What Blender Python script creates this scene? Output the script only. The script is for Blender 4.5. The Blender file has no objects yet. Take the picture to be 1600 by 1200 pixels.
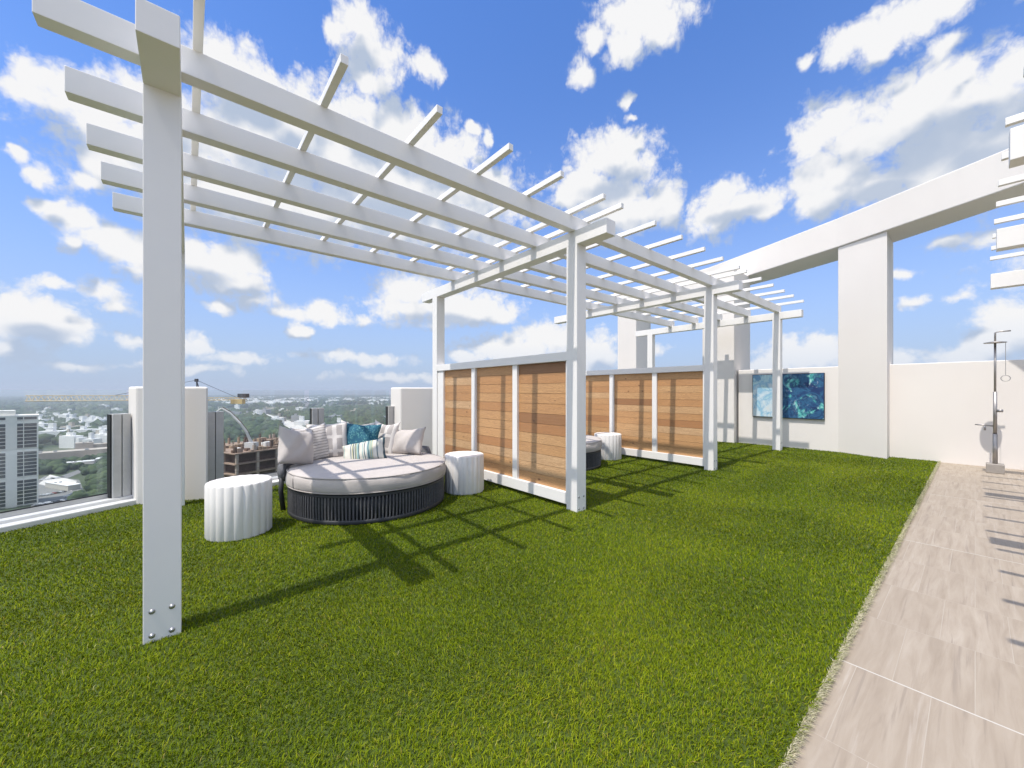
import bpy, bmesh, math, random
import numpy as np
from mathutils import Vector, Matrix
R = math.radians
random.seed(7)
rng = np.random.default_rng(11)
S = bpy.context.scene
COL = S.collection

# ------------------------------------------------------------------ camera, sky, sun, exposure
EYE = 1.25
FPX, CX, CY = 605.254, 800.0, 611.12          # focal length and horizon in a 1600 px wide frame
cam_data = bpy.data.cameras.new('camera')
cam = bpy.data.objects.new('camera', cam_data); COL.objects.link(cam)
cam.location = (0, 0, EYE); cam.rotation_euler = (R(90), 0, 0)
cam_data.sensor_width = 36; cam_data.sensor_fit = 'HORIZONTAL'
cam_data.lens = FPX / 1600 * 36
cam_data.shift_y = (CY - 600) / 1600
cam_data.clip_start = 0.05; cam_data.clip_end = 90000
S.camera = cam
S.view_settings.view_transform = 'Standard'
S.view_settings.look = 'None'
S.view_settings.gamma = 1
S.view_settings.use_curve_mapping = False
EXPOSURE = 0.70
S.view_settings.exposure = EXPOSURE
S.cycles.max_bounces = 8
S.cycles.diffuse_bounces = 3
S.cycles.transparent_max_bounces = 16
S.cycles.volume_bounces = 0
S.cycles.sample_clamp_indirect = 6
S.cycles.caustics_reflective = False; S.cycles.caustics_refractive = False

SUN_TO = Vector((-0.9455, -0.8697, 2.84)).normalized()       # towards the sun
SUN_EL = math.asin(SUN_TO.z); SUN_AZ = math.atan2(SUN_TO.x, SUN_TO.y)
SUN_STRENGTH = 2.75
SKY_STRENGTH = 0.10
CLOUD_LIGHT = 0.56
sd = bpy.data.lights.new('sun', 'SUN'); so = bpy.data.objects.new('sun', sd); COL.objects.link(so)
sd.energy = SUN_STRENGTH; sd.angle = R(0.5); sd.color = (1, 0.94, 0.865)
so.rotation_euler = (-SUN_TO).to_track_quat('-Z', 'Y').to_euler()
so.location = (0, 0, 40)

CLOUDS = [  # (px, py, rx, ry) as seen from the deck, turned into azimuth / elevation below
 (62,130,36,30),(30,140,18,14),(105,150,50,36),(160,190,60,50),(190,240,60,50),(250,220,90,70),(235,150,60,25),(350,98,55,34),(395,125,50,34),
 (440,165,50,40),(475,180,50,40),(400,220,90,70),(520,250,110,70),(600,280,110,60),(700,300,90,42),(560,180,45,40),(620,215,70,45),(690,245,60,36),(760,290,34,26),
 (560,38,30,26),(590,85,34,36),(575,120,36,28),(530,48,16,16),(665,108,22,20),(330,290,160,60),(480,320,160,60),(640,345,120,50),(745,345,60,40),
 (170,270,40,18),(740,205,10,6),(765,218,6,9),
 (1000,25,60,38),(1035,30,38,26),(975,70,34,22),(930,65,14,18),(908,118,17,14),(980,158,8,5),(985,185,7,5),
 (1335,60,46,20),(1395,45,55,30),(1440,25,60,22),(1480,10,40,20),(1375,80,30,14),(1465,75,20,14),(1258,95,8,7),(1480,65,20,10),
 (1560,135,90,42),(1480,130,60,36),(1420,160,60,40),(1385,200,60,45),(1290,200,42,34),(1262,225,30,30),(1330,225,45,40),(1300,270,60,36),(1290,315,48,22),(1370,290,70,30),(1470,240,110,60),(1570,220,110,80),(1430,170,70,50),(1450,290,80,25),
 (955,245,52,34),(985,262,30,22),(915,290,48,28),(960,305,60,34),(1010,325,36,24),(1042,318,20,26),(890,305,28,22),(960,345,50,22),
 (1130,305,28,16),(1150,325,60,22),(1105,340,32,26),(1190,318,34,16),
 (345,415,62,34),(310,400,44,28),(205,390,54,22),(160,370,50,16),(120,345,44,14),(85,328,22,9),(240,405,60,24),(375,440,40,20),(110,380,10,9),
 (55,500,72,32),(95,515,40,22),(15,495,40,30),(165,455,50,20),(190,475,30,16),(90,445,36,10),(10,545,40,12),
 (55,275,14,9),(15,239,16,6),(135,285,26,8),(340,478,16,9),
 (450,488,40,11),(505,490,40,13),(400,470,40,16),(470,515,14,8),(570,500,20,10),(215,535,36,9),(300,540,26,14),(370,560,60,8),(30,558,40,9),
 (645,455,42,26),(690,485,90,20),(740,480,50,22),(780,490,24,14),(640,478,50,12),
 (820,545,70,20),(850,525,44,18),(775,545,40,16),(930,555,30,26),(895,570,40,16),(730,560,24,8),
 (1595,515,60,36),(1550,540,40,20),(1500,560,40,14),(1260,555,60,20),(1200,572,40,10),(1290,540,24,12),(1430,470,36,7),(1400,430,26,6),(1500,470,40,8),(1590,370,60,14),
 (1480,375,40,9),(1390,565,40,14),(1060,470,40,8),(1020,545,24,8),(300,575,80,7),(560,560,90,8),(640,590,120,6),(110,572,80,6)]
FAINT = {(165,455,50,20),(190,475,30,16),(90,445,36,10),(450,488,40,11),(400,470,40,16),(370,560,60,8),(560,560,90,8),(640,590,120,6),(110,572,80,6),(300,575,80,7),(1430,470,36,7),(1400,430,26,6),(1500,470,40,8),(30,558,40,9),(215,535,36,9),(1480,375,40,9),(1060,470,40,8),(570,500,20,10),(1020,545,24,8)}

def build_world():
    w = bpy.data.worlds.new('World'); S.world = w; w.use_nodes = True
    w.cycles.sampling_method = 'MANUAL'; w.cycles.sample_map_resolution = 512
    nt = w.node_tree; nt.nodes.clear(); N, Lk = nt.nodes.new, nt.links.new
    lobes = []
    for c in CLOUDS:
        x, y, rx, ry = c
        a = math.atan((x - CX) / FPX); el = math.atan((CY - y) * math.cos(a) / FPX)
        k = math.cos(a)
        lobes.append((a, el, rx / FPX * k * k * 1.12 + .004, ry / FPX * k * math.cos(el) ** 2 * 1.12 + .004, 1.0 if c not in FAINT else 0.68))
    rr = random.Random(5)
    for i in range(64):                                     # unseen clouds added behind the camera as neutral white fill light
        a = rr.uniform(R(66), R(294)); el = rr.uniform(.08, 1.15); r_ = rr.uniform(.12, .24)
        if a > math.pi: a -= 2 * math.pi
        lobes.append((a, el, r_ * rr.uniform(.8, 1.3) / max(.45, math.cos(el)), r_ * rr.uniform(.5, .8), 1.0))
    # --- group: cloud density at azimuth / elevation
    g = bpy.data.node_groups.new('cloud_density', 'ShaderNodeTree')
    g.interface.new_socket('P', in_out='INPUT', socket_type='NodeSocketVector')
    g.interface.new_socket('Density', in_out='OUTPUT', socket_type='NodeSocketFloat'); g.interface.new_socket('Soft', in_out='OUTPUT', socket_type='NodeSocketFloat')
    gn, gl = g.nodes.new, g.links.new
    gi = gn('NodeGroupInput'); go = gn('NodeGroupOutput')
    def m(op, a, b=None, c=None):
        n = gn('ShaderNodeMath'); n.operation = op
        for i, v in enumerate((a, b, c)):
            if v is None: continue
            if isinstance(v, (int, float)): n.inputs[i].default_value = v
            else: gl(v, n.inputs[i])
        return n.outputs[0]
    # domain warp
    wn = gn('ShaderNodeTexNoise'); wn.inputs['Scale'].default_value = 16; wn.inputs['Detail'].default_value = 4
    gl(gi.outputs[0], wn.inputs['Vector'])
    sub = gn('ShaderNodeVectorMath'); sub.operation = 'SUBTRACT'; gl(wn.outputs['Color'], sub.inputs[0]); sub.inputs[1].default_value = (.5, .5, .5)
    ma = gn('ShaderNodeVectorMath'); ma.operation = 'MULTIPLY_ADD'; gl(sub.outputs[0], ma.inputs[0]); ma.inputs[1].default_value = (.05, .04, 0); gl(gi.outputs[0], ma.inputs[2])
    P = ma.outputs[0]
    acc = None
    for a, el, rx, ry, s_ in lobes:
        v = gn('ShaderNodeVectorMath'); v.operation = 'MULTIPLY_ADD'
        gl(P, v.inputs[0]); v.inputs[1].default_value = (1 / rx, 1 / ry, 0); v.inputs[2].default_value = (-a / rx, -el / ry, 0)
        ln = gn('ShaderNodeVectorMath'); ln.operation = 'LENGTH'; gl(v.outputs[0], ln.inputs[0])
        val = ln.outputs['Value']
        if s_ < 1: val = m('ADD', val, 1 - s_)
        if acc is None: acc = val
        else:
            sm = gn('ShaderNodeMath'); sm.operation = 'SMOOTH_MIN'; gl(acc, sm.inputs[0]); gl(val, sm.inputs[1]); sm.inputs[2].default_value = .35
            acc = sm.outputs[0]
    n1 = gn('ShaderNodeTexNoise'); n1.inputs['Scale'].default_value = 14; n1.inputs['Detail'].default_value = 9; n1.inputs['Roughness'].default_value = .6
    gl(gi.outputs[0], n1.inputs['Vector'])
    n2 = gn('ShaderNodeTexNoise'); n2.inputs['Scale'].default_value = 30; n2.inputs['Detail'].default_value = 6; n2.inputs['Roughness'].default_value = .6
    gl(gi.outputs[0], n2.inputs['Vector'])
    vo = gn('ShaderNodeTexVoronoi'); vo.inputs['Scale'].default_value = 26; vo.inputs['Detail'].default_value = 3; vo.inputs['Roughness'].default_value = .55; vo.inputs['Lacunarity'].default_value = 2.2; vo.normalize = True; vo.voronoi_dimensions = '2D'
    gl(P, vo.inputs['Vector'])
    bil = m('SUBTRACT', vo.outputs['Distance'], .32)
    accc = m('MINIMUM', acc, 2.4)
    d = m('SUBTRACT', 1.0, accc)
    n0 = gn('ShaderNodeTexNoise'); n0.inputs['Scale'].default_value = 11; n0.inputs['Detail'].default_value = 3.5; n0.inputs['Roughness'].default_value = .5
    gl(gi.outputs[0], n0.inputs['Vector'])
    soft = m('ADD', m('MULTIPLY', d, 1.0), m('MULTIPLY', m('SUBTRACT', n0.outputs['Fac'], .5), 2.6))
    d = m('ADD', d, m('MULTIPLY', m('SUBTRACT', n1.outputs['Fac'], .41), 1.6))
    n3 = gn('ShaderNodeTexNoise'); n3.inputs['Scale'].default_value = 75; n3.inputs['Detail'].default_value = 6; n3.inputs['Roughness'].default_value = .65
    gl(gi.outputs[0], n3.inputs['Vector'])
    d = m('SUBTRACT', d, m('MULTIPLY', bil, 1.75))
    d = m('ADD', d, m('MULTIPLY', m('SUBTRACT', n3.outputs['Fac'], .5), .6))
    gl(d, go.inputs[0]); gl(soft, go.inputs[1])
    # --- world
    def M(op, a, b=None, clamp=False):
        n = N('ShaderNodeMath'); n.operation = op; n.use_clamp = clamp
        for i, v in enumerate((a, b)):
            if v is None: continue
            if isinstance(v, (int, float)): n.inputs[i].default_value = v
            else: Lk(v, n.inputs[i])
        return n.outputs[0]
    tc = N('ShaderNodeTexCoord'); sp = N('ShaderNodeSeparateXYZ'); Lk(tc.outputs['Generated'], sp.inputs[0])
    az = M('ARCTAN2', sp.outputs['X'], sp.outputs['Y']); el = M('ARCSINE', sp.outputs['Z'])
    cb = N('ShaderNodeCombineXYZ'); Lk(az, cb.inputs[0]); Lk(el, cb.inputs[1])
    def dens(dx, dy):
        v = N('ShaderNodeVectorMath'); v.operation = 'ADD'; Lk(cb.outputs[0], v.inputs[0]); v.inputs[1].default_value = (dx, dy, 0)
        q = N('ShaderNodeGroup'); q.node_tree = g; Lk(v.outputs[0], q.inputs[0]); return q
    q0 = dens(0, 0); q1 = dens(-.02, .06); d0 = q0.outputs[0]
    mr = N('ShaderNodeMapRange'); mr.interpolation_type = 'SMOOTHSTEP'; Lk(d0, mr.inputs['Value'])
    mr.inputs['From Min'].default_value = -.28; mr.inputs['From Max'].default_value = .62
    above = N('ShaderNodeMapRange'); Lk(el, above.inputs['Value']); above.inputs['From Min'].default_value = -.01; above.inputs['From Max'].default_value = .12
    above.inputs['To Min'].default_value = .35
    mask = M('MULTIPLY', mr.outputs[0], above.outputs[0], True)
    grad = M('SUBTRACT', q0.outputs[1], q1.outputs[1])                            # > 0 where the side towards the sun is thinner: lit
    thick = N('ShaderNodeMapRange'); Lk(d0, thick.inputs['Value']); thick.inputs['From Min'].default_value = .6; thick.inputs['From Max'].default_value = 1.9
    lit = N('ShaderNodeMapRange'); lit.interpolation_type = 'SMOOTHSTEP'; Lk(grad, lit.inputs['Value'])
    lit.inputs['From Min'].default_value = -.60; lit.inputs['From Max'].default_value = .42
    # the thick, self-shaded bases of the largest cumulus
    acc = None
    for x, y, rx, ry in ((1440,238,95,40),(1540,250,80,38),(1370,300,60,18),(470,275,110,26),(620,330,90,22),(270,255,70,22),(950,300,42,16),(300,430,60,12),(60,520,50,12),(1145,338,40,10),(690,500,60,10)):
        a = math.atan((x - CX) / FPX); e_ = math.atan((CY - y) * math.cos(a) / FPX); k = math.cos(a); rx = rx / FPX * k * k; ry = ry / FPX * k * math.cos(e_) ** 2
        v = N('ShaderNodeVectorMath'); v.operation = 'MULTIPLY_ADD'; Lk(cb.outputs[0], v.inputs[0]); v.inputs[1].default_value = (1 / rx, 1 / ry, 0); v.inputs[2].default_value = (-a / rx, -e_ / ry, 0)
        ln = N('ShaderNodeVectorMath'); ln.operation = 'LENGTH'; Lk(v.outputs[0], ln.inputs[0])
        acc = ln.outputs['Value'] if acc is None else M('MINIMUM', acc, ln.outputs['Value'])
    nb = N('ShaderNodeTexNoise'); nb.inputs['Scale'].default_value = 13; nb.inputs['Detail'].default_value = 6; Lk(cb.outputs[0], nb.inputs['Vector'])
    bs = N('ShaderNodeMapRange'); bs.interpolation_type = 'SMOOTHSTEP'; Lk(M('ADD', acc, M('MULTIPLY', M('SUBTRACT', nb.outputs['Fac'], .5), 2.2)), bs.inputs['Value'])
    bs.inputs['From Min'].default_value = .45; bs.inputs['From Max'].default_value = 1.45; bs.inputs['To Min'].default_value = .12; bs.inputs['To Max'].default_value = 1.0
    cc = N('ShaderNodeMix'); cc.data_type = 'RGBA'; Lk(M('MULTIPLY', lit.outputs[0], bs.outputs[0]), cc.inputs['Factor'])
    cc.inputs['A'].default_value = (.52 * CLOUD_LIGHT, .61 * CLOUD_LIGHT, .77 * CLOUD_LIGHT, 1)
    cc.inputs['B'].default_value = (1.02 * CLOUD_LIGHT, 1.02 * CLOUD_LIGHT, 1.03 * CLOUD_LIGHT, 1)
    sky = N('ShaderNodeTexSky'); sky.sky_type = 'NISHITA'; sky.sun_disc = False
    sky.sun_elevation = SUN_EL; sky.sun_rotation = SUN_AZ % (2 * math.pi)
    sky.altitude = 100; sky.air_density = 1.0; sky.dust_density = 0.2; sky.ozone_density = 3.0
    b1 = N('ShaderNodeBackground'); b1.inputs['Strength'].default_value = SKY_STRENGTH
    hs = N('ShaderNodeHueSaturation'); hs.inputs['Saturation'].default_value = 1.0; Lk(sky.outputs[0], hs.inputs['Color'])
    tint = N('ShaderNodeMix'); tint.data_type = 'RGBA'; tint.blend_type = 'MULTIPLY'; tint.inputs['Factor'].default_value = 1; Lk(hs.outputs[0], tint.inputs['A']); tint.inputs['B'].default_value = (.72, 1.03, 1.50, 1)
    ex = M('POWER', 2.718, M('MULTIPLY', M('POWER', M('MULTIPLY', M('MAXIMUM', el, 0.0), 3.2), 1.5), -1.0))
    hz = N('ShaderNodeMix'); hz.data_type = 'RGBA'; Lk(M('MULTIPLY', ex, .97), hz.inputs['Factor']); Lk(tint.outputs['Result'], hz.inputs['A'])
    hz.inputs['B'].default_value = (2.85, 3.4, 4.5, 1)
    Lk(hz.outputs['Result'], b1.inputs[0])
    dt = N('ShaderNodeVectorMath'); dt.operation = 'DOT_PRODUCT'; Lk(tc.outputs['Generated'], dt.inputs[0]); dt.inputs[1].default_value = SUN_TO
    fs = N('ShaderNodeMapRange'); fs.interpolation_type = 'SMOOTHSTEP'; Lk(dt.outputs['Value'], fs.inputs['Value'])   # out-of-frame clouds near the sun brightened for extra fill light
    fs.inputs['From Min'].default_value = .5; fs.inputs['From Max'].default_value = 1; fs.inputs['To Min'].default_value = 1; fs.inputs['To Max'].default_value = 2.6
    b2 = N('ShaderNodeBackground'); Lk(fs.outputs[0], b2.inputs['Strength']); Lk(cc.outputs['Result'], b2.inputs[0])
    mx = N('ShaderNodeMixShader'); Lk(mask, mx.inputs[0]); Lk(b1.outputs[0], mx.inputs[1]); Lk(b2.outputs[0], mx.inputs[2])
    out = N('ShaderNodeOutputWorld'); Lk(mx.outputs[0], out.inputs['Surface'])
build_world()

# ------------------------------------------------------------------ helpers
AZ = 0.8742                                                  # azimuth of the pergola's long axis
L2 = (math.sin(AZ), math.cos(AZ)); C2 = (math.cos(AZ), -math.sin(AZ))
ORG = (-1.8128, 1.9017)
RZ = math.pi / 2 - AZ
def uvz(u, v, z=0.0):                                        # deck frame (along, across) -> world
    return Vector((ORG[0] + L2[0] * u + C2[0] * v, ORG[1] + L2[1] * u + C2[1] * v, z))
def pix(x, y, Y):                                            # where a point seen in the photo stands at depth Y
    return Vector(((x - CX) / FPX * Y, Y, EYE - (y - CY) / FPX * Y))

def tag(o, label=None, cat=None, group=None, kind=None):
    if label: o['label'] = label
    if cat: o['category'] = cat
    if group: o['group'] = group
    if kind: o['kind'] = kind
    return o
def empty(name, loc, rz=0.0):
    o = bpy.data.objects.new(name, None); COL.objects.link(o)
    o.empty_display_size = .2; o.location = loc; o.rotation_euler = (0, 0, rz); return o
def copy_tree(o, parent=None):
    c = o.copy(); COL.objects.link(c); c.parent = parent
    for ch in list(o.children): copy_tree(ch, c)
    return c

class MB:
    def __init__(self): self.bm = bmesh.new()
    def box(self, x0, x1, y0, y1, z0, z1, mtx=None):
        r = bmesh.ops.create_cube(self.bm, size=1)
        bmesh.ops.scale(self.bm, vec=(x1 - x0, y1 - y0, z1 - z0), verts=r['verts'])
        bmesh.ops.translate(self.bm, vec=((x0 + x1) / 2, (y0 + y1) / 2, (z0 + z1) / 2), verts=r['verts'])
        if mtx is not None: bmesh.ops.transform(self.bm, matrix=mtx, verts=r['verts'])
        return r['verts']
    def prism(self, pts, z0, z1):
        b = [self.bm.verts.new((p[0], p[1], z0)) for p in pts]; t = [self.bm.verts.new((p[0], p[1], z1)) for p in pts]
        n = len(pts)
        self.bm.faces.new(b[::-1]); self.bm.faces.new(t)
        for i in range(n): self.bm.faces.new((b[i], b[(i + 1) % n], t[(i + 1) % n], t[i]))
        return b + t
    def tube(self, pts, r, seg=8, caps=True):
        pts = [Vector(p) for p in pts]; rad = r if isinstance(r, (list, tuple)) else [r] * len(pts)
        rings = []; prev = None
        for i, p in enumerate(pts):
            d = (pts[min(i + 1, len(pts) - 1)] - pts[max(i - 1, 0)]).normalized()
            if prev is None:
                a = d.cross(Vector((0, 0, 1)));  a = a if a.length > 1e-3 else d.cross(Vector((1, 0, 0)))
            else: a = prev - d * prev.dot(d)
            a.normalize(); prev = a; b = d.cross(a)
            rings.append([self.bm.verts.new(p + (a * math.cos(2 * math.pi * k / seg) + b * math.sin(2 * math.pi * k / seg)) * rad[i]) for k in range(seg)])
        for q in range(len(rings) - 1):
            for k in range(seg): self.bm.faces.new((rings[q][k], rings[q][(k + 1) % seg], rings[q + 1][(k + 1) % seg], rings[q + 1][k]))
        if caps: self.bm.faces.new(rings[0][::-1]); self.bm.faces.new(rings[-1])
    def lathe(self, prof, seg=48, rfun=None, cx=0, cy=0):
        rings = []
        for (r, z) in prof:
            if r < 1e-5: rings.append([self.bm.verts.new((cx, cy, z))]); continue
            ring = []
            for k in range(seg):
                a = 2 * math.pi * k / seg; rr = r if rfun is None else rfun(r, a, z)
                ring.append(self.bm.verts.new((cx + rr * math.cos(a), cy + rr * math.sin(a), z)))
            rings.append(ring)
        for q in range(len(rings) - 1):
            A, B = rings[q], rings[q + 1]
            for k in range(seg):
                k2 = (k + 1) % seg
                if len(A) == 1 and len(B) == 1: continue
                if len(A) == 1: self.bm.faces.new((A[0], B[k], B[k2]))
                elif len(B) == 1: self.bm.faces.new((A[k], A[k2], B[0]))
                else: self.bm.faces.new((A[k], A[k2], B[k2], B[k]))
    def build(self, name, mat, parent=None, smooth=False, bevel=0.0, loc=None):
        bmesh.ops.recalc_face_normals(self.bm, faces=self.bm.faces)
        me = bpy.data.meshes.new(name); self.bm.to_mesh(me); self.bm.free()
        o = bpy.data.objects.new(name, me); COL.objects.link(o)
        if mat: me.materials.append(mat)
        if smooth:
            for p in me.polygons: p.use_smooth = True
        if bevel:
            bv = o.modifiers.new('bevel', 'BEVEL'); bv.width = bevel; bv.segments = 2; bv.limit_method = 'ANGLE'
        if parent: o.parent = parent
        if loc is not None: o.location = loc
        return o

class NT:                                                    # a small material writer
    def __init__(self, name):
        self.m = bpy.data.materials.new(name); self.m.use_nodes = True
        self.nt = self.m.node_tree; self.b = self.nt.nodes['Principled BSDF']; self.out = self.nt.nodes['Material Output']
    def n(self, t, **k):
        x = self.nt.nodes.new(t)
        for a, v in k.items(): setattr(x, a, v)
        return x
    def l(self, a, b): self.nt.links.new(a, b)
    def coord(self, scale=(1, 1, 1), kind='Object'):
        t = self.n('ShaderNodeTexCoord'); mp = self.n('ShaderNodeMapping'); self.l(t.outputs[kind], mp.inputs[0]); mp.inputs['Scale'].default_value = scale
        return mp.outputs[0]
    def world(self, scale=(1, 1, 1)):
        t = self.n('ShaderNodeNewGeometry'); mp = self.n('ShaderNodeMapping'); self.l(t.outputs['Position'], mp.inputs[0]); mp.inputs['Scale'].default_value = scale
        return mp.outputs[0]
    def noise(self, vec, scale, detail=4, rough=.5, dist=0):
        x = self.n('ShaderNodeTexNoise'); self.l(vec, x.inputs['Vector']); x.inputs['Scale'].default_value = scale
        x.inputs['Detail'].default_value = detail; x.inputs['Roughness'].default_value = rough; x.inputs['Distortion'].default_value = dist
        return x.outputs['Fac']
    def ramp(self, fac, stops, interp='LINEAR'):
        x = self.n('ShaderNodeValToRGB'); self.l(fac, x.inputs[0]); e = x.color_ramp.elements; x.color_ramp.interpolation = interp
        while len(e) < len(stops): e.new(.5)
        for i, (p, c) in enumerate(stops):
            e[i].position = p; e[i].color = (*c, 1) if len(c) == 3 else c
        return x.outputs[0]
    def mix(self, fac, a, b, mode='MIX'):
        x = self.n('ShaderNodeMix', data_type='RGBA', blend_type=mode)
        for s_, v in (('Factor', fac), ('A', a), ('B', b)):
            if isinstance(v, (int, float)): x.inputs[s_].default_value = v
            elif isinstance(v, tuple): x.inputs[s_].default_value = (*v, 1) if len(v) == 3 else v
            else: self.l(v, x.inputs[s_])
        return x.outputs['Result']
    def math(self, op, a, b=None, clamp=False):
        x = self.n('ShaderNodeMath', operation=op, use_clamp=clamp)
        for i, v in enumerate((a, b)):
            if v is None: continue
            if isinstance(v, (int, float)): x.inputs[i].default_value = v
            else: self.l(v, x.inputs[i])
        return x.outputs[0]
    def color(self, v):
        if isinstance(v, tuple): self.b.inputs['Base Color'].default_value = (*v, 1)
        else: self.l(v, self.b.inputs['Base Color'])
    def rough(self, v): 
        if isinstance(v, (int, float)): self.b.inputs['Roughness'].default_value = v
        else: self.l(v, self.b.inputs['Roughness'])
    def bump(self, h, strength=.3, dist=.01):
        x = self.n('ShaderNodeBump'); x.inputs['Strength'].default_value = strength; x.inputs['Distance'].default_value = dist
        self.l(h, x.inputs['Height']); self.l(x.outputs[0], self.b.inputs['Normal'])

def simple(name, c, rough=.5, metal=0.0, var=.06, scale=6.0, bump=0.0, bscale=60, spec=.5):
    t = NT(name); v = t.coord()
    f = t.noise(v, scale, 5, .6)
    lo = tuple(max(0, x * (1 - var)) for x in c); hi = tuple(min(1, x * (1 + var)) for x in c)
    t.color(t.ramp(f, [(.3, lo), (.7, hi)])); t.rough(rough); t.b.inputs['Metallic'].default_value = metal
    t.b.inputs['Specular IOR Level'].default_value = spec
    if bump: t.bump(t.noise(v, bscale, 4, .6), bump, .004)
    return t.m

MAT = {}
MAT['paint'] = simple('white_powder_coat', (.84, .82, .79), .42, var=.015, scale=3, bump=.05, bscale=180)
def stucco():
    t = NT('white_stucco'); v = t.world()
    f = t.noise(v, .9, 6, .6); f2 = t.noise(t.world((1, 1, .12)), 5, 4, .6)
    c = t.ramp(f, [(.3, (.77, .725, .68)), (.7, (.805, .765, .72))])
    c = t.mix(t.math('MULTIPLY', t.ramp(f2, [(.55, (0, 0, 0)), (.8, (1, 1, 1))]), .10), c, (.62, .59, .55))
    t.color(c); t.rough(.85)
    t.bump(t.noise(v, 160, 3, .7), .25, .003); return t.m
MAT['stucco'] = stucco()
MAT['curb'] = simple('white_coated_kerb', (.76, .74, .71), .6, var=.06, scale=5, bump=.1, bscale=90)
MAT['alu'] = simple('grey_anodised_aluminium', (.56, .55, .54), .45, .25, .06, 9)
MAT['steel'] = simple('brushed_stainless_steel', (.42, .40, .385), .48, .85, .08, 20)
MAT['bolt'] = simple('zinc_bolt', (.46, .46, .46), .42, .9, .1, 40)
MAT['gasket'] = simple('black_rubber_gasket', (.02, .02, .02), .6)
MAT['table'] = simple('white_ribbed_composite', (.77, .745, .715), .55, var=.03, scale=6, bump=.12, bscale=70)
MAT['charcoal'] = simple('charcoal_rope_weave', (.085, .085, .09), .75, var=.3, scale=60, bump=.4, bscale=260)
MAT['charcoal_frame'] = simple('charcoal_frame_metal', (.035, .036, .04), .5, var=.1)
MAT['strap'] = simple('grey_woven_strap', (.15, .15, .16), .8, var=.25, scale=90, bump=.4, bscale=240)

def fabric(name, c, var=.05):
    t = NT(name); v = t.coord()
    f = t.noise(v, 5, 5, .6); w = t.noise(v, 420, 2, .5)
    base = t.ramp(f, [(.3, tuple(x * (1 - var) for x in c)), (.7, tuple(min(1, x * (1 + var)) for x in c))])
    base = t.mix(t.math('MULTIPLY', w, .35), base, tuple(x * .72 for x in c))
    t.color(base); t.rough(.92); t.b.inputs['Sheen Weight'].default_value = .15
    h = t.math('ADD', t.math('MULTIPLY', t.noise(v, 9, 3, .5), 6.0), w)
    t.bump(h, .35, .004); return t.m
MAT['linen'] = fabric('oatmeal_outdoor_fabric', (.51, .465, .43))
MAT['piping'] = fabric('oatmeal_piping', (.43, .39, .36))

def pattern_blocks():                                         # white cushion with grey woven blocks
    t = NT('white_grey_block_fabric'); v = t.coord()
    s = t.n('ShaderNodeSeparateXYZ'); t.l(v, s.inputs[0])
    gx = t.math('PINGPONG', t.math('ADD', s.outputs['X'], 3), .055); gz = t.math('PINGPONG', t.math('ADD', s.outputs['Z'], 3.03), .085)
    wob = t.math('MULTIPLY', t.math('SUBTRACT', t.noise(v, 60, 3), .5), .02)
    a = t.math('GREATER_THAN', t.math('ADD', gx, wob), .024); b = t.math('GREATER_THAN', t.math('ADD', gz, wob), .018)
    f = t.math('MULTIPLY', a, b)
    fine = t.math('GREATER_THAN', t.math('PINGPONG', t.math('ADD', s.outputs['X'], 3), .006), .0022)
    f = t.math('MULTIPLY', f, t.math('ADD', t.math('MULTIPLY', fine, .5), .5))
    c = t.mix(f, (.66, .62, .58), (.33, .30, .285)); t.color(c); t.rough(.92); t.bump(t.noise(v, 300, 3), .4, .003); return t.m
MAT['blocks'] = pattern_blocks()
def pattern_teal():
    t = NT('teal_speckled_fabric'); v = t.coord((1, 1, 1.6))
    x = t.n('ShaderNodeTexVoronoi'); t.l(v, x.inputs['Vector']); x.inputs['Scale'].default_value = 56
    f = t.ramp(x.outputs['Distance'], [(.20, (1, 1, 1)), (.40, (0, 0, 0))])
    bb = t.math('GREATER_THAN', t.noise(v, 20, 2), .46)
    c = t.mix(t.noise(v, 14, 3), (.006, .06, .115), (.015, .12, .175))
    c = t.mix(t.math('MULTIPLY', f, bb), c, (.17, .44, .40)); t.color(c); t.rough(.85); t.bump(x.outputs['Distance'], .4, .004); return t.m
MAT['teal'] = pattern_teal()
def pattern_stripes():
    t = NT('striped_cushion_fabric'); v = t.coord()
    s = t.n('ShaderNodeSeparateXYZ'); t.l(v, s.inputs[0])
    w = t.n('ShaderNodeTexWhiteNoise', noise_dimensions='1D')
    wob = t.math('MULTIPLY', t.math('SUBTRACT', t.noise(v, 9, 2), .5), .012)
    xx = t.math('ADD', s.outputs['X'], wob)
    t.l(t.math('FLOOR', t.math('MULTIPLY', xx, 92)), w.inputs['W'])
    c = t.ramp(w.outputs['Value'], [(0, (.60, .58, .50)), (.22, (.05, .09, .11)), (.36, (.58, .57, .50)), (.50, (.27, .40, .39)), (.62, (.40, .39, .24)), (.74, (.62, .60, .54)), (.86, (.08, .13, .15))], 'CONSTANT')
    t.color(c); t.rough(.9); t.bump(t.noise(v, 300, 2), .4, .003); return t.m
MAT['stripes'] = pattern_stripes()
def pattern_thin():
    t = NT('ribbed_beige_fabric'); v = t.coord()
    s = t.n('ShaderNodeSeparateXYZ'); t.l(v, s.inputs[0])
    wob = t.math('MULTIPLY', t.math('SUBTRACT', t.noise(v, 20, 2), .5), .02)
    p = t.math('PINGPONG', t.math('ADD', t.math('ADD', s.outputs['Z'], 3), wob), .016)
    c = t.mix(t.math('GREATER_THAN', p, .011), (.64, .60, .56), (.36, .325, .30)); t.color(c); t.rough(.92); return t.m
MAT['ribbed'] = pattern_thin()

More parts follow.
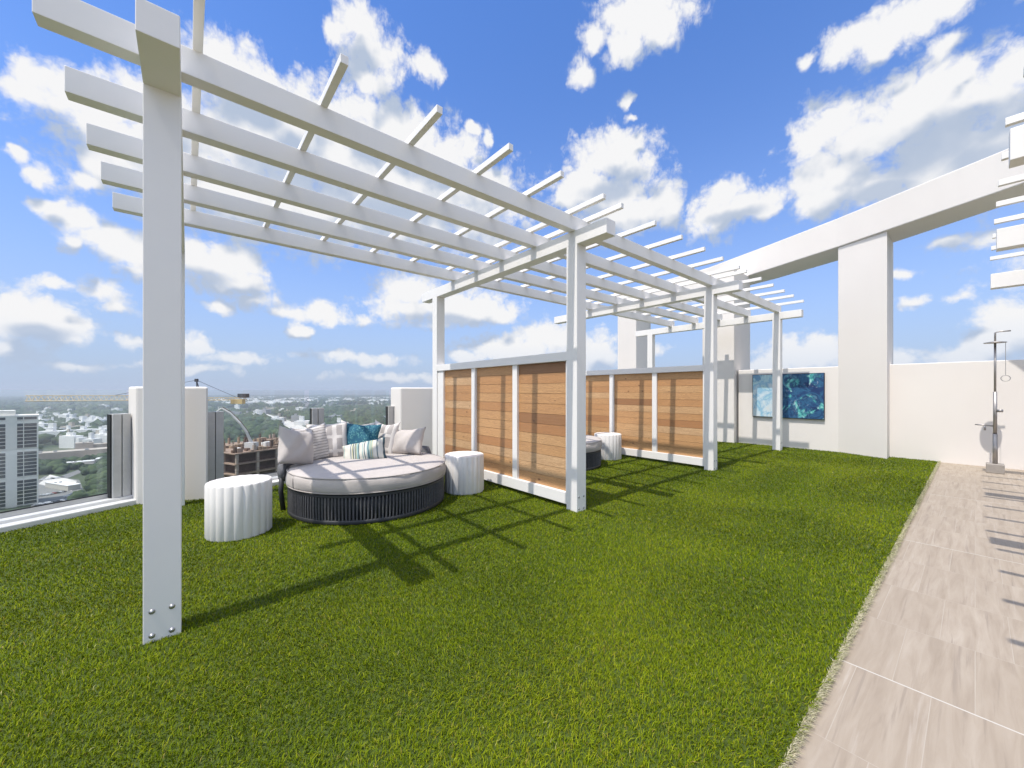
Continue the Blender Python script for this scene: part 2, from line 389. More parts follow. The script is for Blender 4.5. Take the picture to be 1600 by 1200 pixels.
def wood():
    t = NT('cedar_boards')
    tc = t.n('ShaderNodeTexCoord'); at = t.n('ShaderNodeAttribute', attribute_name='board')
    off = t.n('ShaderNodeVectorMath', operation='MULTIPLY_ADD'); t.l(at.outputs['Color'], off.inputs[0]); off.inputs[1].default_value = (7, 13, 3); t.l(tc.outputs['Object'], off.inputs[2])
    def mp(sc):
        x = t.n('ShaderNodeMapping'); t.l(off.outputs[0], x.inputs[0]); x.inputs['Scale'].default_value = sc; return x.outputs[0]
    g1 = t.noise(mp((3, 1.1, 15)), 2.2, 6, .6, 1.6); g2 = t.noise(mp((4, 1.3, 90)), 3, 4, .6)
    wv = t.n('ShaderNodeTexWave', wave_type='BANDS', bands_direction='Z'); t.l(mp((1, .22, 1)), wv.inputs['Vector'])
    wv.inputs['Scale'].default_value = 26; wv.inputs['Distortion'].default_value = 16; wv.inputs['Detail'].default_value = 4; wv.inputs['Detail Scale'].default_value = 1.1
    sx = t.n('ShaderNodeSeparateColor'); t.l(at.outputs['Color'], sx.inputs[0])
    base = t.ramp(sx.outputs[0], [(0, (.20, .085, .035)), (.25, (.42, .18, .065)), (.5, (.58, .30, .12)), (.75, (.65, .38, .17)), (1, (.70, .46, .25))])
    c = t.mix(t.math('MULTIPLY', t.ramp(wv.outputs['Fac'], [(.15, (1, 1, 1)), (.6, (0, 0, 0))]), .5), base, (.30, .13, .05))
    c = t.mix(t.math('MULTIPLY', t.ramp(g1, [(.38, (1, 1, 1)), (.62, (0, 0, 0))]), .35), c, (.28, .145, .07))
    c = t.mix(t.math('MULTIPLY', g2, .25), c, (.70, .46, .25))
    kn = t.n('ShaderNodeTexVoronoi'); t.l(mp((1, 1.0, 1.7)), kn.inputs['Vector']); kn.inputs['Scale'].default_value = 3.1
    kr = t.ramp(t.math('ADD', kn.outputs['Distance'], t.math('MULTIPLY', t.math('SUBTRACT', g1, .5), .12)), [(.035, (1, 1, 1)), (.085, (0, 0, 0))])
    c = t.mix(t.math('MULTIPLY', kr, .75), c, (.15, .065, .03))
    t.color(c); t.rough(.55); t.bump(t.math('ADD', g2, wv.outputs['Fac']), .15, .003); return t.m
MAT['wood'] = wood()

def turf_mat():
    t = NT('artificial_turf_blades')
    at = t.n('ShaderNodeAttribute', attribute_name='tone'); sx = t.n('ShaderNodeSeparateColor'); t.l(at.outputs['Color'], sx.inputs[0])
    c = t.ramp(sx.outputs[0], [(0, (.040, .074, .002)), (.35, (.115, .172, .003)), (.65, (.212, .260, .005)), (.88, (.285, .305, .015)), (.95, (.25, .19, .04)), (1, (.38, .37, .14))])
    c = t.mix(sx.outputs[1], c, (.60, .54, .40))
    t.color(c); t.rough(.6); t.b.inputs['Specular IOR Level'].default_value = .08
    tr = t.n('ShaderNodeBsdfTranslucent'); t.l(c, tr.inputs['Color'])
    mx = t.n('ShaderNodeMixShader'); mx.inputs[0].default_value = .12; t.l(t.b.outputs[0], mx.inputs[1]); t.l(tr.outputs[0], mx.inputs[2])
    t.l(mx.outputs[0], t.out.inputs['Surface']); return t.m
MAT['turf'] = turf_mat()
def turf_base():
    t = NT('turf_backing'); v = t.world()
    t.color(t.ramp(t.noise(v, 90, 4, .7), [(.3, (.03, .05, .004)), (.7, (.07, .10, .008))])); t.rough(.9); return t.m
MAT['turf_base'] = turf_base()

def tile():
    t = NT('limestone_look_tile')
    v = t.coord()                                            # object frame: x along the deck
    sv = t.n('ShaderNodeSeparateXYZ'); t.l(v, sv.inputs[0])
    cv = t.n('ShaderNodeCombineXYZ'); t.l(t.math('ADD', sv.outputs['Y'], 9.002), cv.inputs[0]); t.l(t.math('SUBTRACT', sv.outputs['X'], 2.52 - 5.78 * 3), cv.inputs[1])
    br = t.n('ShaderNodeTexBrick'); t.l(cv.outputs[0], br.inputs['Vector'])
    br.offset = .5; br.offset_frequency = 2; br.squash = 1
    br.inputs['Scale'].default_value = 1; br.inputs['Brick Width'].default_value = .232; br.inputs['Row Height'].default_value = .578
    br.inputs['Mortar Size'].default_value = .0016; br.inputs['Mortar Smooth'].default_value = .2; br.inputs['Bias'].default_value = 0
    br.inputs['Color1'].default_value = (0, 0, 0, 1); br.inputs['Color2'].default_value = (1, 1, 1, 1); br.inputs['Mortar'].default_value = (.5, .5, .5, 1)
    sc = t.n('ShaderNodeSeparateColor'); t.l(br.outputs['Color'], sc.inputs[0])
    sh = t.n('ShaderNodeVectorMath', operation='MULTIPLY_ADD'); t.l(br.outputs['Color'], sh.inputs[0]); sh.inputs[1].default_value = (9, 5, 0); t.l(v, sh.inputs[2])
    def mp(s_):
        x = t.n('ShaderNodeMapping'); t.l(sh.outputs[0], x.inputs[0]); x.inputs['Scale'].default_value = s_; return x.outputs[0]
    vein = t.noise(mp((.9, 9, 1)), 2.4, 7, .62, .7); vein2 = t.noise(mp((.55, 16, 1)), 2.0, 5, .6, .5); cl = t.noise(v, 2.5, 5, .6)
    c = t.ramp(vein, [(.28, (.26, .208, .157)), (.5, (.345, .287, .224)), (.72, (.41, .352, .285))])
    c = t.mix(t.math('MULTIPLY', t.ramp(vein2, [(.58, (0, 0, 0)), (.67, (1, 1, 1))]), .62), c, (.20, .16, .13))
    c = t.mix(t.math('MULTIPLY', t.ramp(vein2, [(.30, (1, 1, 1)), (.38, (0, 0, 0))]), .5), c, (.47, .42, .365))
    c = t.mix(t.math('MULTIPLY', sc.outputs[0], .40), c, (.28, .228, .170))
    c = t.mix(t.math('MULTIPLY', cl, .15), c, (.41, .342, .268))
    jt = t.math('LESS_THAN', t.math('PINGPONG', t.math('ADD', sv.outputs['X'], 2.312 * 9 - 2.52), 1.156), .0035)
    c = t.mix(t.math('MULTIPLY', br.outputs['Fac'], .5), c, (.44, .39, .33)); c = t.mix(jt, c, (.52, .49, .44))
    t.color(c); t.rough(t.math('ADD', t.math('MULTIPLY', cl, .2), .5))
    t.bump(t.math('SUBTRACT', t.math('MULTIPLY', vein, .12), br.outputs['Fac']), .25, .003); return t.m
MAT['tile'] = tile()

def glass():
    t = NT('clear_balustrade_glass')
    gl = t.n('ShaderNodeBsdfGlossy'); gl.inputs['Roughness'].default_value = .01; gl.inputs['Color'].default_value = (.95, 1, 1, 1)
    tr = t.n('ShaderNodeBsdfTransparent'); tr.inputs['Color'].default_value = (.95, .98, .98, 1)
    lw0 = t.n('ShaderNodeLayerWeight'); lw0.inputs['Blend'].default_value = .5
    fr = t.math('ADD', t.math('MULTIPLY', t.math('POWER', lw0.outputs['Facing'], 5.0), .35), .03)
    mx = t.n('ShaderNodeMixShader'); t.l(fr, mx.inputs[0]); t.l(tr.outputs[0], mx.inputs[1]); t.l(gl.outputs[0], mx.inputs[2])
    t.l(mx.outputs[0], t.out.inputs['Surface']); return t.m
MAT['glass'] = glass()
def painting(name, pale):
    t = NT(name); v = t.coord()
    f = t.noise(v, 1.9, 7, .62, 2.2); f2 = t.noise(v, 2.6, 5, .6, 2.5); f3 = t.noise(v, 7, 5, .65, 1.6)
    if pale:
        s = t.n('ShaderNodeSeparateXYZ'); t.l(v, s.inputs[0])
        k = t.math('ADD', f, t.math('MULTIPLY', s.outputs['Z'], .28))
        c = t.ramp(k, [(.22, (.70, .70, .68)), (.42, (.60, .72, .78)), (.52, (.24, .48, .66)), (.60, (.50, .70, .74)), (.70, (.12, .30, .48)), (.8, (.25, .32, .45))])
    else:
        c = t.ramp(f, [(.28, (.008, .02, .08)), (.40, (.012, .045, .15)), (.48, (.03, .13, .26)), (.55, (.01, .04, .13)), (.66, (.10, .28, .40))])
        c = t.mix(t.ramp(f2, [(.54, (0, 0, 0)), (.62, (1, 1, 1))]), c, t.ramp(f3, [(.35, (.01, .12, .16)), (.5, (.10, .46, .44)), (.62, (.32, .68, .64))]))
        c = t.mix(t.math('MULTIPLY', t.ramp(f3, [(.60, (0, 0, 0)), (.68, (1, 1, 1))]), .7), c, (.50, .52, .60))
    t.color(c); t.rough(.5); return t.m
MAT['art_pale'] = painting('pale_abstract_canvas', True); MAT['art_dark'] = painting('deep_blue_abstract_canvas', False)
MAT['art_edge'] = simple('dark_canvas_edge', (.02, .025, .05), .6)

# ------------------------------------------------------------------ the deck
def inside(poly):                                            # half-planes of a convex outline, counter-clockwise
    return [(Vector((-(b[1] - a[1]), b[0] - a[0])).normalized(), a) for a, b in zip(poly, poly[1:] + poly[:1])]
RAIL = [(-6.02, -.34), (-4.15, 4.30), (-3.55, 4.50), (-2.85, 5.55), (-1.92, 6.37), (-1.22, 6.72), (1.6, 9.9), (3.6, 12.5)]
WALL_U, GRASS_V = 10.40, 2.212
a_ = uvz(-7, GRASS_V); b_ = uvz(WALL_U, GRASS_V); c_ = uvz(WALL_U, -3.3)
turf_poly = [(a_.x, a_.y), (b_.x, b_.y), (c_.x, c_.y)] + [(x, y) for x, y in RAIL[:-1]][::-1] + [(-6.6, -3.2)]
mb = MB(); vs = [mb.bm.verts.new((x, y, 0)) for x, y in turf_poly]; mb.bm.faces.new(vs)
tag(mb.build('turf_ground', MAT['turf_base']), kind='structure')
# stone tiles, in the deck frame
tl = empty('t', uvz(0, 0), RZ)
mb = MB(); mb.box(-8, WALL_U + .1, -8.5, -GRASS_V + .0, -.12, -.010)
tile_o = mb.build('tile_pavement', MAT['tile']); tile_o.location = uvz(0, 0); tile_o.rotation_euler = (0, 0, RZ)
bpy.data.objects.remove(tl); tag(tile_o, kind='structure')
# the building below
sl = [uvz(-8, 8.5), uvz(WALL_U + 1.6, 8.5), uvz(WALL_U + 1.6, -2)]
slab_pts = [(p.x, p.y) for p in sl] + [(x - .25, y + .2) for x, y in RAIL[::-1]] + [(-7, -4)]
mb = MB(); mb.prism(slab_pts, -1.6, -.13); tag(mb.build('roof_slab', MAT['stucco']), kind='structure')
mb = MB(); cxm = sum(p[0] for p in slab_pts) / len(slab_pts); cym = sum(p[1] for p in slab_pts) / len(slab_pts)
mb.prism([(cxm + (x - cxm) * .96, cym + (y - cym) * .96) for x, y in slab_pts], -99.99, -1.61)
tag(mb.build('residential_tower', MAT['stucco']), 'white residential tower carrying the roof deck', 'tower')

# ------------------------------------------------------------------ artificial turf blades
def build_turf():
    n = 5_760_000
    nall = n
    P = np.stack([rng.uniform(-6.6, 7.8, n), rng.uniform(-1.0, 11.2, n)], 1)
    keep = np.ones(n, bool)
    P0 = np.array(ORG); Lv = np.array(L2); Cv = np.array(C2)
    u = (P - P0) @ Lv; v = (P - P0) @ Cv
    edge_j = .012 * np.sin(u * 31) + .01 * np.sin(u * 83 + 1)
    keep &= (v < GRASS_V - .004 + edge_j * .6) & (u < WALL_U - .01) & (u > -4)
    inp = np.zeros(n, bool); tp = np.array(turf_poly)
    for (x1, y1), (x2, y2) in zip(tp, np.roll(tp, -1, 0)):
        if y1 == y2: continue
        inp ^= ((y1 > P[:, 1]) != (y2 > P[:, 1])) & (P[:, 0] < (x2 - x1) * (P[:, 1] - y1) / (y2 - y1) + x1)
    keep &= inp | (v > GRASS_V - .05)
    for i in range(0):                           # inside the balustrade line (outline is convex there)
        a = np.array(RAIL[i]); b = np.array(RAIL[i + 1]); d = (b - a) / np.linalg.norm(b - a)
        nrm = np.array([d[1], -d[0]])
        along = (P - a) @ d
        seg = (along > -.02) & (along < np.linalg.norm(b - a) + .02)
        keep &= ~(seg & ((P - a) @ nrm < .0))
    keep &= ~((P[:, 0] < -4.15) & ((P - np.array(RAIL[0])) @ np.array([.9275, -.3737]) < 0))
    m_f = 30000                                              # pale cut fringe along the tiles
    uf = rng.uniform(-1, WALL_U - .02, m_f); vf = GRASS_V - .008 + .020 * rng.random(m_f) ** 1.6
    PF = P0 + uf[:, None] * Lv + vf[:, None] * Cv
    P = np.concatenate([P[keep], PF]); u = np.concatenate([u[keep], uf]); v = np.concatenate([v[keep], vf]); fringe = np.arange(len(P)) >= len(P) - m_f
    keep = np.ones(len(P), bool)
    d = np.hypot(P[:, 0], P[:, 1]); azm = np.abs(np.arctan2(P[:, 0], P[:, 1]))
    keep &= (azm < R(78)) | (d < 2.4)
    full = nall / (14.4 * 12.2)
    want = np.clip(32000 * (2.0 / np.maximum(d, 2.0)) ** 1.35, 2600, 32000)
    keep &= (rng.random(len(P)) < want / full) | fringe
    P = P[keep]; d = d[keep]; u = u[keep]; v = v[keep]; fringe = fringe[keep]; n = len(P)
    sc = (np.maximum(d, 2.0) / 2.0)
    h = rng.normal(.0165, .004, n).clip(.008, .027) * np.where(fringe, .8, 1); w = .0025 * sc ** .62 * rng.uniform(.7, 1.35, n)
    # pile leans in patches
    fa = 1.9 * np.sin(P[:, 0] * 2.1 + 1.3 * np.sin(P[:, 1] * 1.7)) + 1.7 * np.sin(P[:, 1] * 2.6 + 2 * np.sin(P[:, 0] * .9)) + rng.normal(0, 1.5, n)
    lean = np.abs(rng.normal(.75, .45, n)) * h
    lx, ly = np.cos(fa) * lean, np.sin(fa) * lean
    ea = np.clip((v - (GRASS_V - .05)) / .05, 0, 1)         # frayed edge over the tiles
    lx += Cv[0] * ea * .022 * rng.random(n); ly += Cv[1] * ea * .022 * rng.random(n)
    th = rng.uniform(0, 2 * np.pi, n); sx, sy = np.cos(th) * w / 2, np.sin(th) * w / 2
    z0 = -.002
    V = np.empty((n, 5, 3), np.float32)
    V[:, 0] = np.stack([P[:, 0] - sx, P[:, 1] - sy, np.full(n, z0)], 1); V[:, 1] = np.stack([P[:, 0] + sx, P[:, 1] + sy, np.full(n, z0)], 1)
    mx_, my_ = P[:, 0] + lx * .35, P[:, 1] + ly * .35
    V[:, 2] = np.stack([mx_ + sx * .9, my_ + sy * .9, h * .6], 1); V[:, 3] = np.stack([mx_ - sx * .9, my_ - sy * .9, h * .6], 1)
    V[:, 4] = np.stack([P[:, 0] + lx, P[:, 1] + ly, h * .95 - lean * .15], 1)
    base = (np.arange(n) * 5)[:, None]
    loops = np.concatenate([base + np.array([[0, 1, 2, 3]]), base + np.array([[3, 2, 4]])], 1).ravel().astype(np.int32)
    starts = ((np.arange(n) * 7)[:, None] + np.array([[0, 4]])).ravel().astype(np.int32)
    me = bpy.data.meshes.new('turf')
    me.vertices.add(n * 5); me.vertices.foreach_set('co', V.ravel())
    me.loops.add(len(loops)); me.loops.foreach_set('vertex_index', loops)
    me.polygons.add(n * 2); me.polygons.foreach_set('loop_start', starts)
    me.update(calc_edges=True)
    tone = np.clip(rng.normal(.47, .20, n) + .09 * np.sin(P[:, 0] * 1.3 + P[:, 1] * .7) * np.sin(P[:, 1] * .9 - P[:, 0] * .4 + 1) + .05 * np.sin(P[:, 0] * 4.1 - P[:, 1] * 3.3), 0, .93)
    r_ = rng.random(n); tone[r_ > .985] = .96; tone[r_ > .996] = 1.0
    pale = np.where(fringe, rng.uniform(.45, 1.0, n), 0)
    colr = np.ones((n, 2, 4), np.float32); colr[:, :, 0] = tone[:, None]; colr[:, :, 1] = pale[:, None]; colr[:, :, 2] = 0
    at = me.attributes.new('tone', 'FLOAT_COLOR', 'FACE'); at.data.foreach_set('color', colr.ravel())
    me.materials.append(MAT['turf'])
    o = bpy.data.objects.new('turf', me); COL.objects.link(o); tag(o, 'short green artificial turf covering the deck', 'turf', kind='stuff')
    print('turf blades', n)
build_turf()

# ------------------------------------------------------------------ pergola
PW, PD, OV = .144, 2.9205, .366
ZB, ZT, ZR, ZS = 2.764, 2.909, 3.05, 3.097
BAY = 3.2324
def bolt_part(parent, u, v, z, axis):
    m_ = MB(); m_.lathe([(0, .007), (.005, .006), (.0085, .0025), (.009, .0012), (.0125, .001), (.0125, -.003), (0, -.003)], 14)
    b = m_.build('bolt', MAT['bolt'], parent, True)
    b.location = (u, -v, z); b.rotation_euler = (R(90), 0, 0) if axis == 'c' else (0, R(-90), 0)
    return b
def pergola(origin_u, origin_v, bays, bay, d, slats, zb, zt, zr, zs, ov, rv, label, ru0, ru1, bolts=True, slat_ov=.40, slat_back=None):
    root = empty('pergola', uvz(origin_u, origin_v), RZ); tag(root, label, 'pergola')
    for i in range(bays + 1):
        for row in (0, 1):
            v1 = 0 if row == 0 else -d
            m_ = MB(); m_.box(i * bay, i * bay + PW, -v1, -v1 + PW, 0, zb + .001)
            p = m_.build('post', MAT['paint'], root, bevel=.003)
            if bolts and row == 0:
                for (du, z) in ((.033, .035), (.108, .035), (.033, .155), (.108, .155)):
                    bolt_part(p, i * bay + du, v1 + .001, z, 'c')
                if i > 9:
                    for (dv, z) in ((-.033, .035), (-.108, .035), (-.033, .155), (-.108, .155)): bolt_part(p, i * bay - .001, v1 + dv, z, 'l')
        m_ = MB(); m_.box(i * bay + .0005, i * bay + PW - .0005, -ov, d + PW + ov, zb, zt); m_.build('crossbeam', MAT['paint'], root, bevel=.003)
    for v in rv:
        m_ = MB(); m_.box(ru0, ru1, -v, -v + .09, zt - .002, zr); m_.build('rafter', MAT['paint'], root, bevel=.003)
    for u in slats:
        m_ = MB(); m_.box(u - .021, u + .021, -slat_ov, (-rv[-1] + .11) if slat_back is None else slat_back - (.045 if u < .2 else 0), zr - .002, zs); m_.build('slat', MAT['paint'], root, bevel=.002)
    return root
sl1 = []
for k in range(3):
    sl1 += [k * BAY + q for q in (.21, .83, 1.42, 2.02, 2.58) + ((3.16,) if k < 2 else ())]
sl1 += [3 * BAY + .02]
RV = [-.02, -.602, -1.197, -1.762, -2.373]
pergola(0, 0, 3, BAY, PD, sl1, ZB, ZT, ZR, ZS, OV, RV, 'long white open-roofed pergola of three bays standing on the turf', -.353, 3 * BAY + PW)
# its neighbour across the tiles, only the beam and slat ends reach into the picture
V2 = 3.36
sl2 = [1.98 + .589 * k for k in range(12)]
pergola(4.05, V2 + 2.92, 2, 2.31, PD, [u - 4.05 for u in sl2], 2.67, 2.865, 3.01, 3.055, V2 - 2.76 - PW, [-.03 - .6 * k for k in range(5)],
        'white pergola over the tiled floor showing only its slat ends', -2.2, 2 * 2.31 + PW + .4, bolts=False, slat_back=2.92 + V2 - 2.75)

# ------------------------------------------------------------------ privacy screens between posts
def board_panel(root, y0, y1, z0, z1, seed):
    rr = random.Random(seed); nb = 12; hgt = (z1 - z0) / nb
    m_ = MB(); cols = []
    for k in range(nb):
        m_.box(.052, .078, y0, y1, z0 + k * hgt + .0018, z0 + (k + 1) * hgt - .0018); cols += [(min(1, max(0, rr.gauss(.58, .30))), rr.random(), rr.random(), 1)] * 6
    m_.box(.072, .0775, y0, y1, z0, z1); cols += [(0, 0, 0, 1)] * 6
    o = m_.build('wood_panel', MAT['wood'], root)
    a = o.data.attributes.new('board', 'FLOAT_COLOR', 'FACE')
    for i, c in enumerate(cols): a.data[i].color = c
    return o
def screen(i, label, seed):
    root = empty('privacy_screen', uvz(i * BAY, 0), RZ); tag(root, label, 'screen', 'cedar privacy screens')
    y0, y1 = PW + .0005, PD - .0005
    m_ = MB(); m_.box(.004, PW - .004, y0, y1, 1.572, 1.668); m_.build('top_rail', MAT['paint'], root, bevel=.003)
    m_ = MB(); m_.box(.012, PW - .012, y0, y1, .052, .176); m_.build('bottom_rail', MAT['paint'], root, bevel=.003)
    for a, b in ((y0, .172), (.968, 1.056), (1.866, 1.962), (2.748, y1)):
        m_ = MB(); m_.box(.02, PW - .02, a, b, .1765, 1.5715); m_.build('stile', MAT['paint'], root, bevel=.002)
    for k, (a, b) in enumerate(((.1725, .9675), (1.0565, 1.8655), (1.9625, 2.7475))): board_panel(root, a, b, .177, 1.571, seed + k)
screen(1, 'nearer cedar board screen in white frame beside the daybed full of pillows', 3)
screen(2, 'farther cedar board screen in white frame, partly hidden by the nearer one', 31)

# ------------------------------------------------------------------ balustrade, pillars, wall, frame
def prism_thing(name, pts, z0, z1, mat, label, cat, cap=None, bevel=.012, parent=None):
    m_ = MB(); m_.prism(pts, z0, z1); o = m_.build(name, mat, parent, bevel=bevel)
    if label: tag(o, label, cat)
    return o
def pillar(pts, ztop, label):
    o = prism_thing('parapet_pillar', pts, -.1, ztop, MAT['stucco'], label, 'pillar', bevel=.02)
pillar([(-4.14, 4.26), (-3.53, 4.50), (-3.86, 4.84), (-4.40, 4.44)], 1.30, 'short white stucco pillar directly behind the nearest pergola post')
pillar([(-1.83, 6.36), (-1.20, 6.66), (-1.38, 7.02), (-2.07, 6.59)], 1.31, 'short white stucco pillar right of the daybed pillows')

def balustrade(a, b, label, joints=(), brackets=(), z_top=1.262):
    a = Vector((*a, 0)); b = Vector((*b, 0)); d = b - a; ln = d.length
    root = empty('glass_balustrade', a, math.atan2(d.y, d.x)); tag(root, label, 'glass railing')
    # local x along, +y outwards
    m_ = MB(); m_.box(-.02, ln + .02, -.02, .10, -.08, .055); m_.build('kerb', MAT['curb'], root, bevel=.01)
    m_ = MB(); m_.box(-.015, ln + .015, .1005, .20, -.08, .085); m_.build('kerb_step', MAT['curb'], root, bevel=.008)
    m_ = MB(); m_.box(0, ln, .2005, .26, -.08, .13); m_.build('base_shoe', MAT['alu'], root, bevel=.003)
    m_ = MB(); m_.box(0, ln, .206, .22, .1305, .142); m_.build('gasket', MAT['gasket'], root)
    xs = [0.0] + list(joints) + [ln]
    for x0, x1 in zip(xs[:-1], xs[1:]):
        m_ = MB(); m_.box(x0 + .006, x1 - .006, .223, .235, .131, z_top); m_.build('glass_panel', MAT['glass'], root)
    for x, w in brackets:
        m_ = MB(); m_.box(x - w / 2, x - .004, .12, .222, .086, 1.0); m_.box(x + .004, x + w / 2, .12, .222, .086, 1.0)
        p = m_.build('bracket_post', MAT['alu'], root, bevel=.003)
        m_ = MB(); m_.box(x - .0035, x + .0035, .135, .2, .09, .995); m_.build('gasket', MAT['gasket'], p)
        m_ = MB(); m_.box(x - w / 2 - .012, x - w / 2 - .0005, .15, .215, .09, .996); m_.build('gasket', MAT['gasket'], p)
    return root
def sub(a, b, t): return (a[0] + (b[0] - a[0]) * t, a[1] + (b[1] - a[1]) * t)
l0 = math.hypot(RAIL[1][0] - RAIL[0][0], RAIL[1][1] - RAIL[0][1])
balustrade(RAIL[0], RAIL[1], 'glass balustrade left of the nearest pergola post, facing the grey high-rise', (l0 - 2.3,), ((l0 - .085, .15),))
l1 = math.hypot(RAIL[3][0] - RAIL[2][0], RAIL[3][1] - RAIL[2][1])
balustrade(RAIL[2], RAIL[3], 'glass balustrade behind the left side table, in front of the construction site', (), ((.13, .17),))
l2 = math.hypot(RAIL[4][0] - RAIL[3][0], RAIL[4][1] - RAIL[3][1])
balustrade(RAIL[3], RAIL[4], 'glass balustrade behind the daybed pillows, ending at a white pillar', (), ((.10, .16), (l2 + .02, .16)))
balustrade(RAIL[5], RAIL[6], 'glass balustrade hidden behind the nearer cedar screen', (), ())

# far wall of the deck
m_ = MB(); m_.box(0, .26, -8.4, 1.06, -.1, 1.757)
wall = m_.build('parapet_wall', MAT['stucco'], None, bevel=.012); wall.location = uvz(WALL_U, 0); wall.rotation_euler = (0, 0, RZ)
tag(wall, 'long white stucco parapet wall with two blue paintings', 'wall')
# white concrete frame: columns with one beam over them
frame = empty('rooftop_colonnade', uvz(WALL_U, 0)); fo = frame.location
front = [(8.25, .9), (7.72, 3.3), (7.20, 5.76), (6.66, 7.95), (6.21, 9.39), (5.63, 11.1), (4.75, 12.6), (3.6, 13.7)]
back = [(9.05, 1.0), (8.55, 3.4), (7.86, 6.10), (7.44, 8.55), (6.92, 10.2), (6.2, 11.8), (5.2, 13.2), (3.9, 14.4)]
m_ = MB(); m_.prism([(x - fo.x, y - fo.y) for x, y in front + back[::-1]], 4.2 , 4.79)
tag(frame, 'tall white concrete frame with columns carrying one curved beam', 'frame')
m_.build('beam', MAT['stucco'], frame, bevel=.015)
for pts in ([(6.69, 7.95), (6.905, 7.13), (7.62, 7.74), (7.45, 8.5)],
            [tuple(uvz(10.25, -1.10).xy), tuple(uvz(11.3, -1.10).xy), tuple(uvz(11.3, -1.85).xy), tuple(uvz(10.25, -1.85).xy)],
            [tuple(pix(965, 600, 12.9).xy), tuple(pix(994, 600, 12.7).xy), (4.75, 13.25), (4.2, 13.75)]):
    m_ = MB(); m_.prism([(x - fo.x, y - fo.y) for x, y in pts], -.1, 4.199); m_.build('column', MAT['stucco'], frame, bevel=.012)

def canvas(v0, v1, z0, z1, mat, label):
    root = empty('painting', uvz(WALL_U - .001, (v0 + v1) / 2, (z0 + z1) / 2), RZ); tag(root, label, 'painting')
    w, h = (v1 - v0) / 2, (z1 - z0) / 2
    m_ = MB(); m_.box(-.045, -.002, -w, w, -h, h); m_.build('frame', MAT['art_edge'], root, bevel=.002)
    m_ = MB(); m_.box(-.049, -.0455, -w + .012, w - .012, -h + .012, h - .012); m_.build('canvas', mat, root)
canvas(-.74, -.27, .655, 1.635, MAT['art_pale'], 'narrow pale blue and white abstract painting on the far wall')
canvas(-.20, .605, .65, 1.635, MAT['art_dark'], 'square navy and turquoise abstract painting on the far wall')

# ------------------------------------------------------------------ outdoor shower
def shower():
    root = empty('outdoor_shower', uvz(9.72, 2.82, -.01), RZ); tag(root, 'slim steel outdoor shower post standing against the white wall', 'shower')
    m_ = MB(); m_.box(-.09, .09, -.09, .09, 0, .14); m_.build('base_block', simple('grey_stone_block', (.33, .30, .27), .8, var=.12, bump=.3), root, bevel=.008)
    m_ = MB(); m_.tube([(0, 0, .141), (0, 0, .60)], .027, 12); m_.tube([(0, 0, .60), (0, 0, 1.25)], .021, 12); m_.tube([(0, 0, 1.25), (0, 0, 2.0)], .013, 12)
    m_.build('pipe', MAT['steel'], root, True)
    m_ = MB(); m_.lathe([(0, 2.03), (.03, 2.028), (.115, 2.012), (.118, 2.002), (0, 2.0)], 24); m_.build('rain_head', MAT['steel'], root, True)
    m_ = MB(); m_.tube([(0, 0, 2.03), (0, 0, 2.16), (0, -.04, 2.175), (0, -.15, 2.175)], .011, 8); m_.build('arm', MAT['steel'], root, True)
    m_ = MB(); m_.tube([(0, -.10, 2.0), (0, -.10, 1.50)], .003, 6)
    ch = m_.build('pull_chain', MAT['steel'], root)
    m_ = MB(); m_.tube([(0, -.10 + .045 * math.sin(t), 1.455 + .045 * math.cos(t)) for t in np.linspace(0, 2 * math.pi, 20)], .005, 6); m_.build('ring', MAT['steel'], ch, True)
    m_ = MB(); m_.tube([(0, .02, .72), (0, .20, .735)], .010, 8); m_.tube([(0, .10, .72), (0, .10, .65)], .012, 8); m_.build('foot_spout', MAT['steel'], root, True)
    m_ = MB(); m_.tube([(-.02, -.02, .96), (-.03, -.075, .96)], .024, 10); m_.build('valve', MAT['steel'], root, True)
shower()

# ------------------------------------------------------------------ side tables and daybeds
def side_table(x, y, label, phase):
    nf = 22
    def rf(r, a, z): return r * (1 + .042 * (abs(math.sin((a + phase) * nf / 2)) ** .8 - .5)) if r > .15 else r
    m_ = MB(); m_.lathe([(0, .463), (.16, .4632), (.222, .463), (.232, .459), (.236, .45), (.236, .25), (.236, .012), (.23, 0), (0, 0)], 264, rf)
    o = m_.build('side_table', MAT['table'], None); o.location = (x, y, 0); o.scale = (1.02, 1.02, 1)
    for p in o.data.polygons: p.use_smooth = p.center.z < .44
    return tag(o, label, 'side table', 'fluted white drum tables')
side_table(-2.41, 3.43, 'fluted white drum table left of the pillowed daybed', 0)
side_table(-.60, 4.87, 'fluted white drum table between the pillowed daybed and the nearer cedar screen', .1)
side_table(1.78, 7.20, 'small distant fluted white drum table behind the middle pergola post', .2)

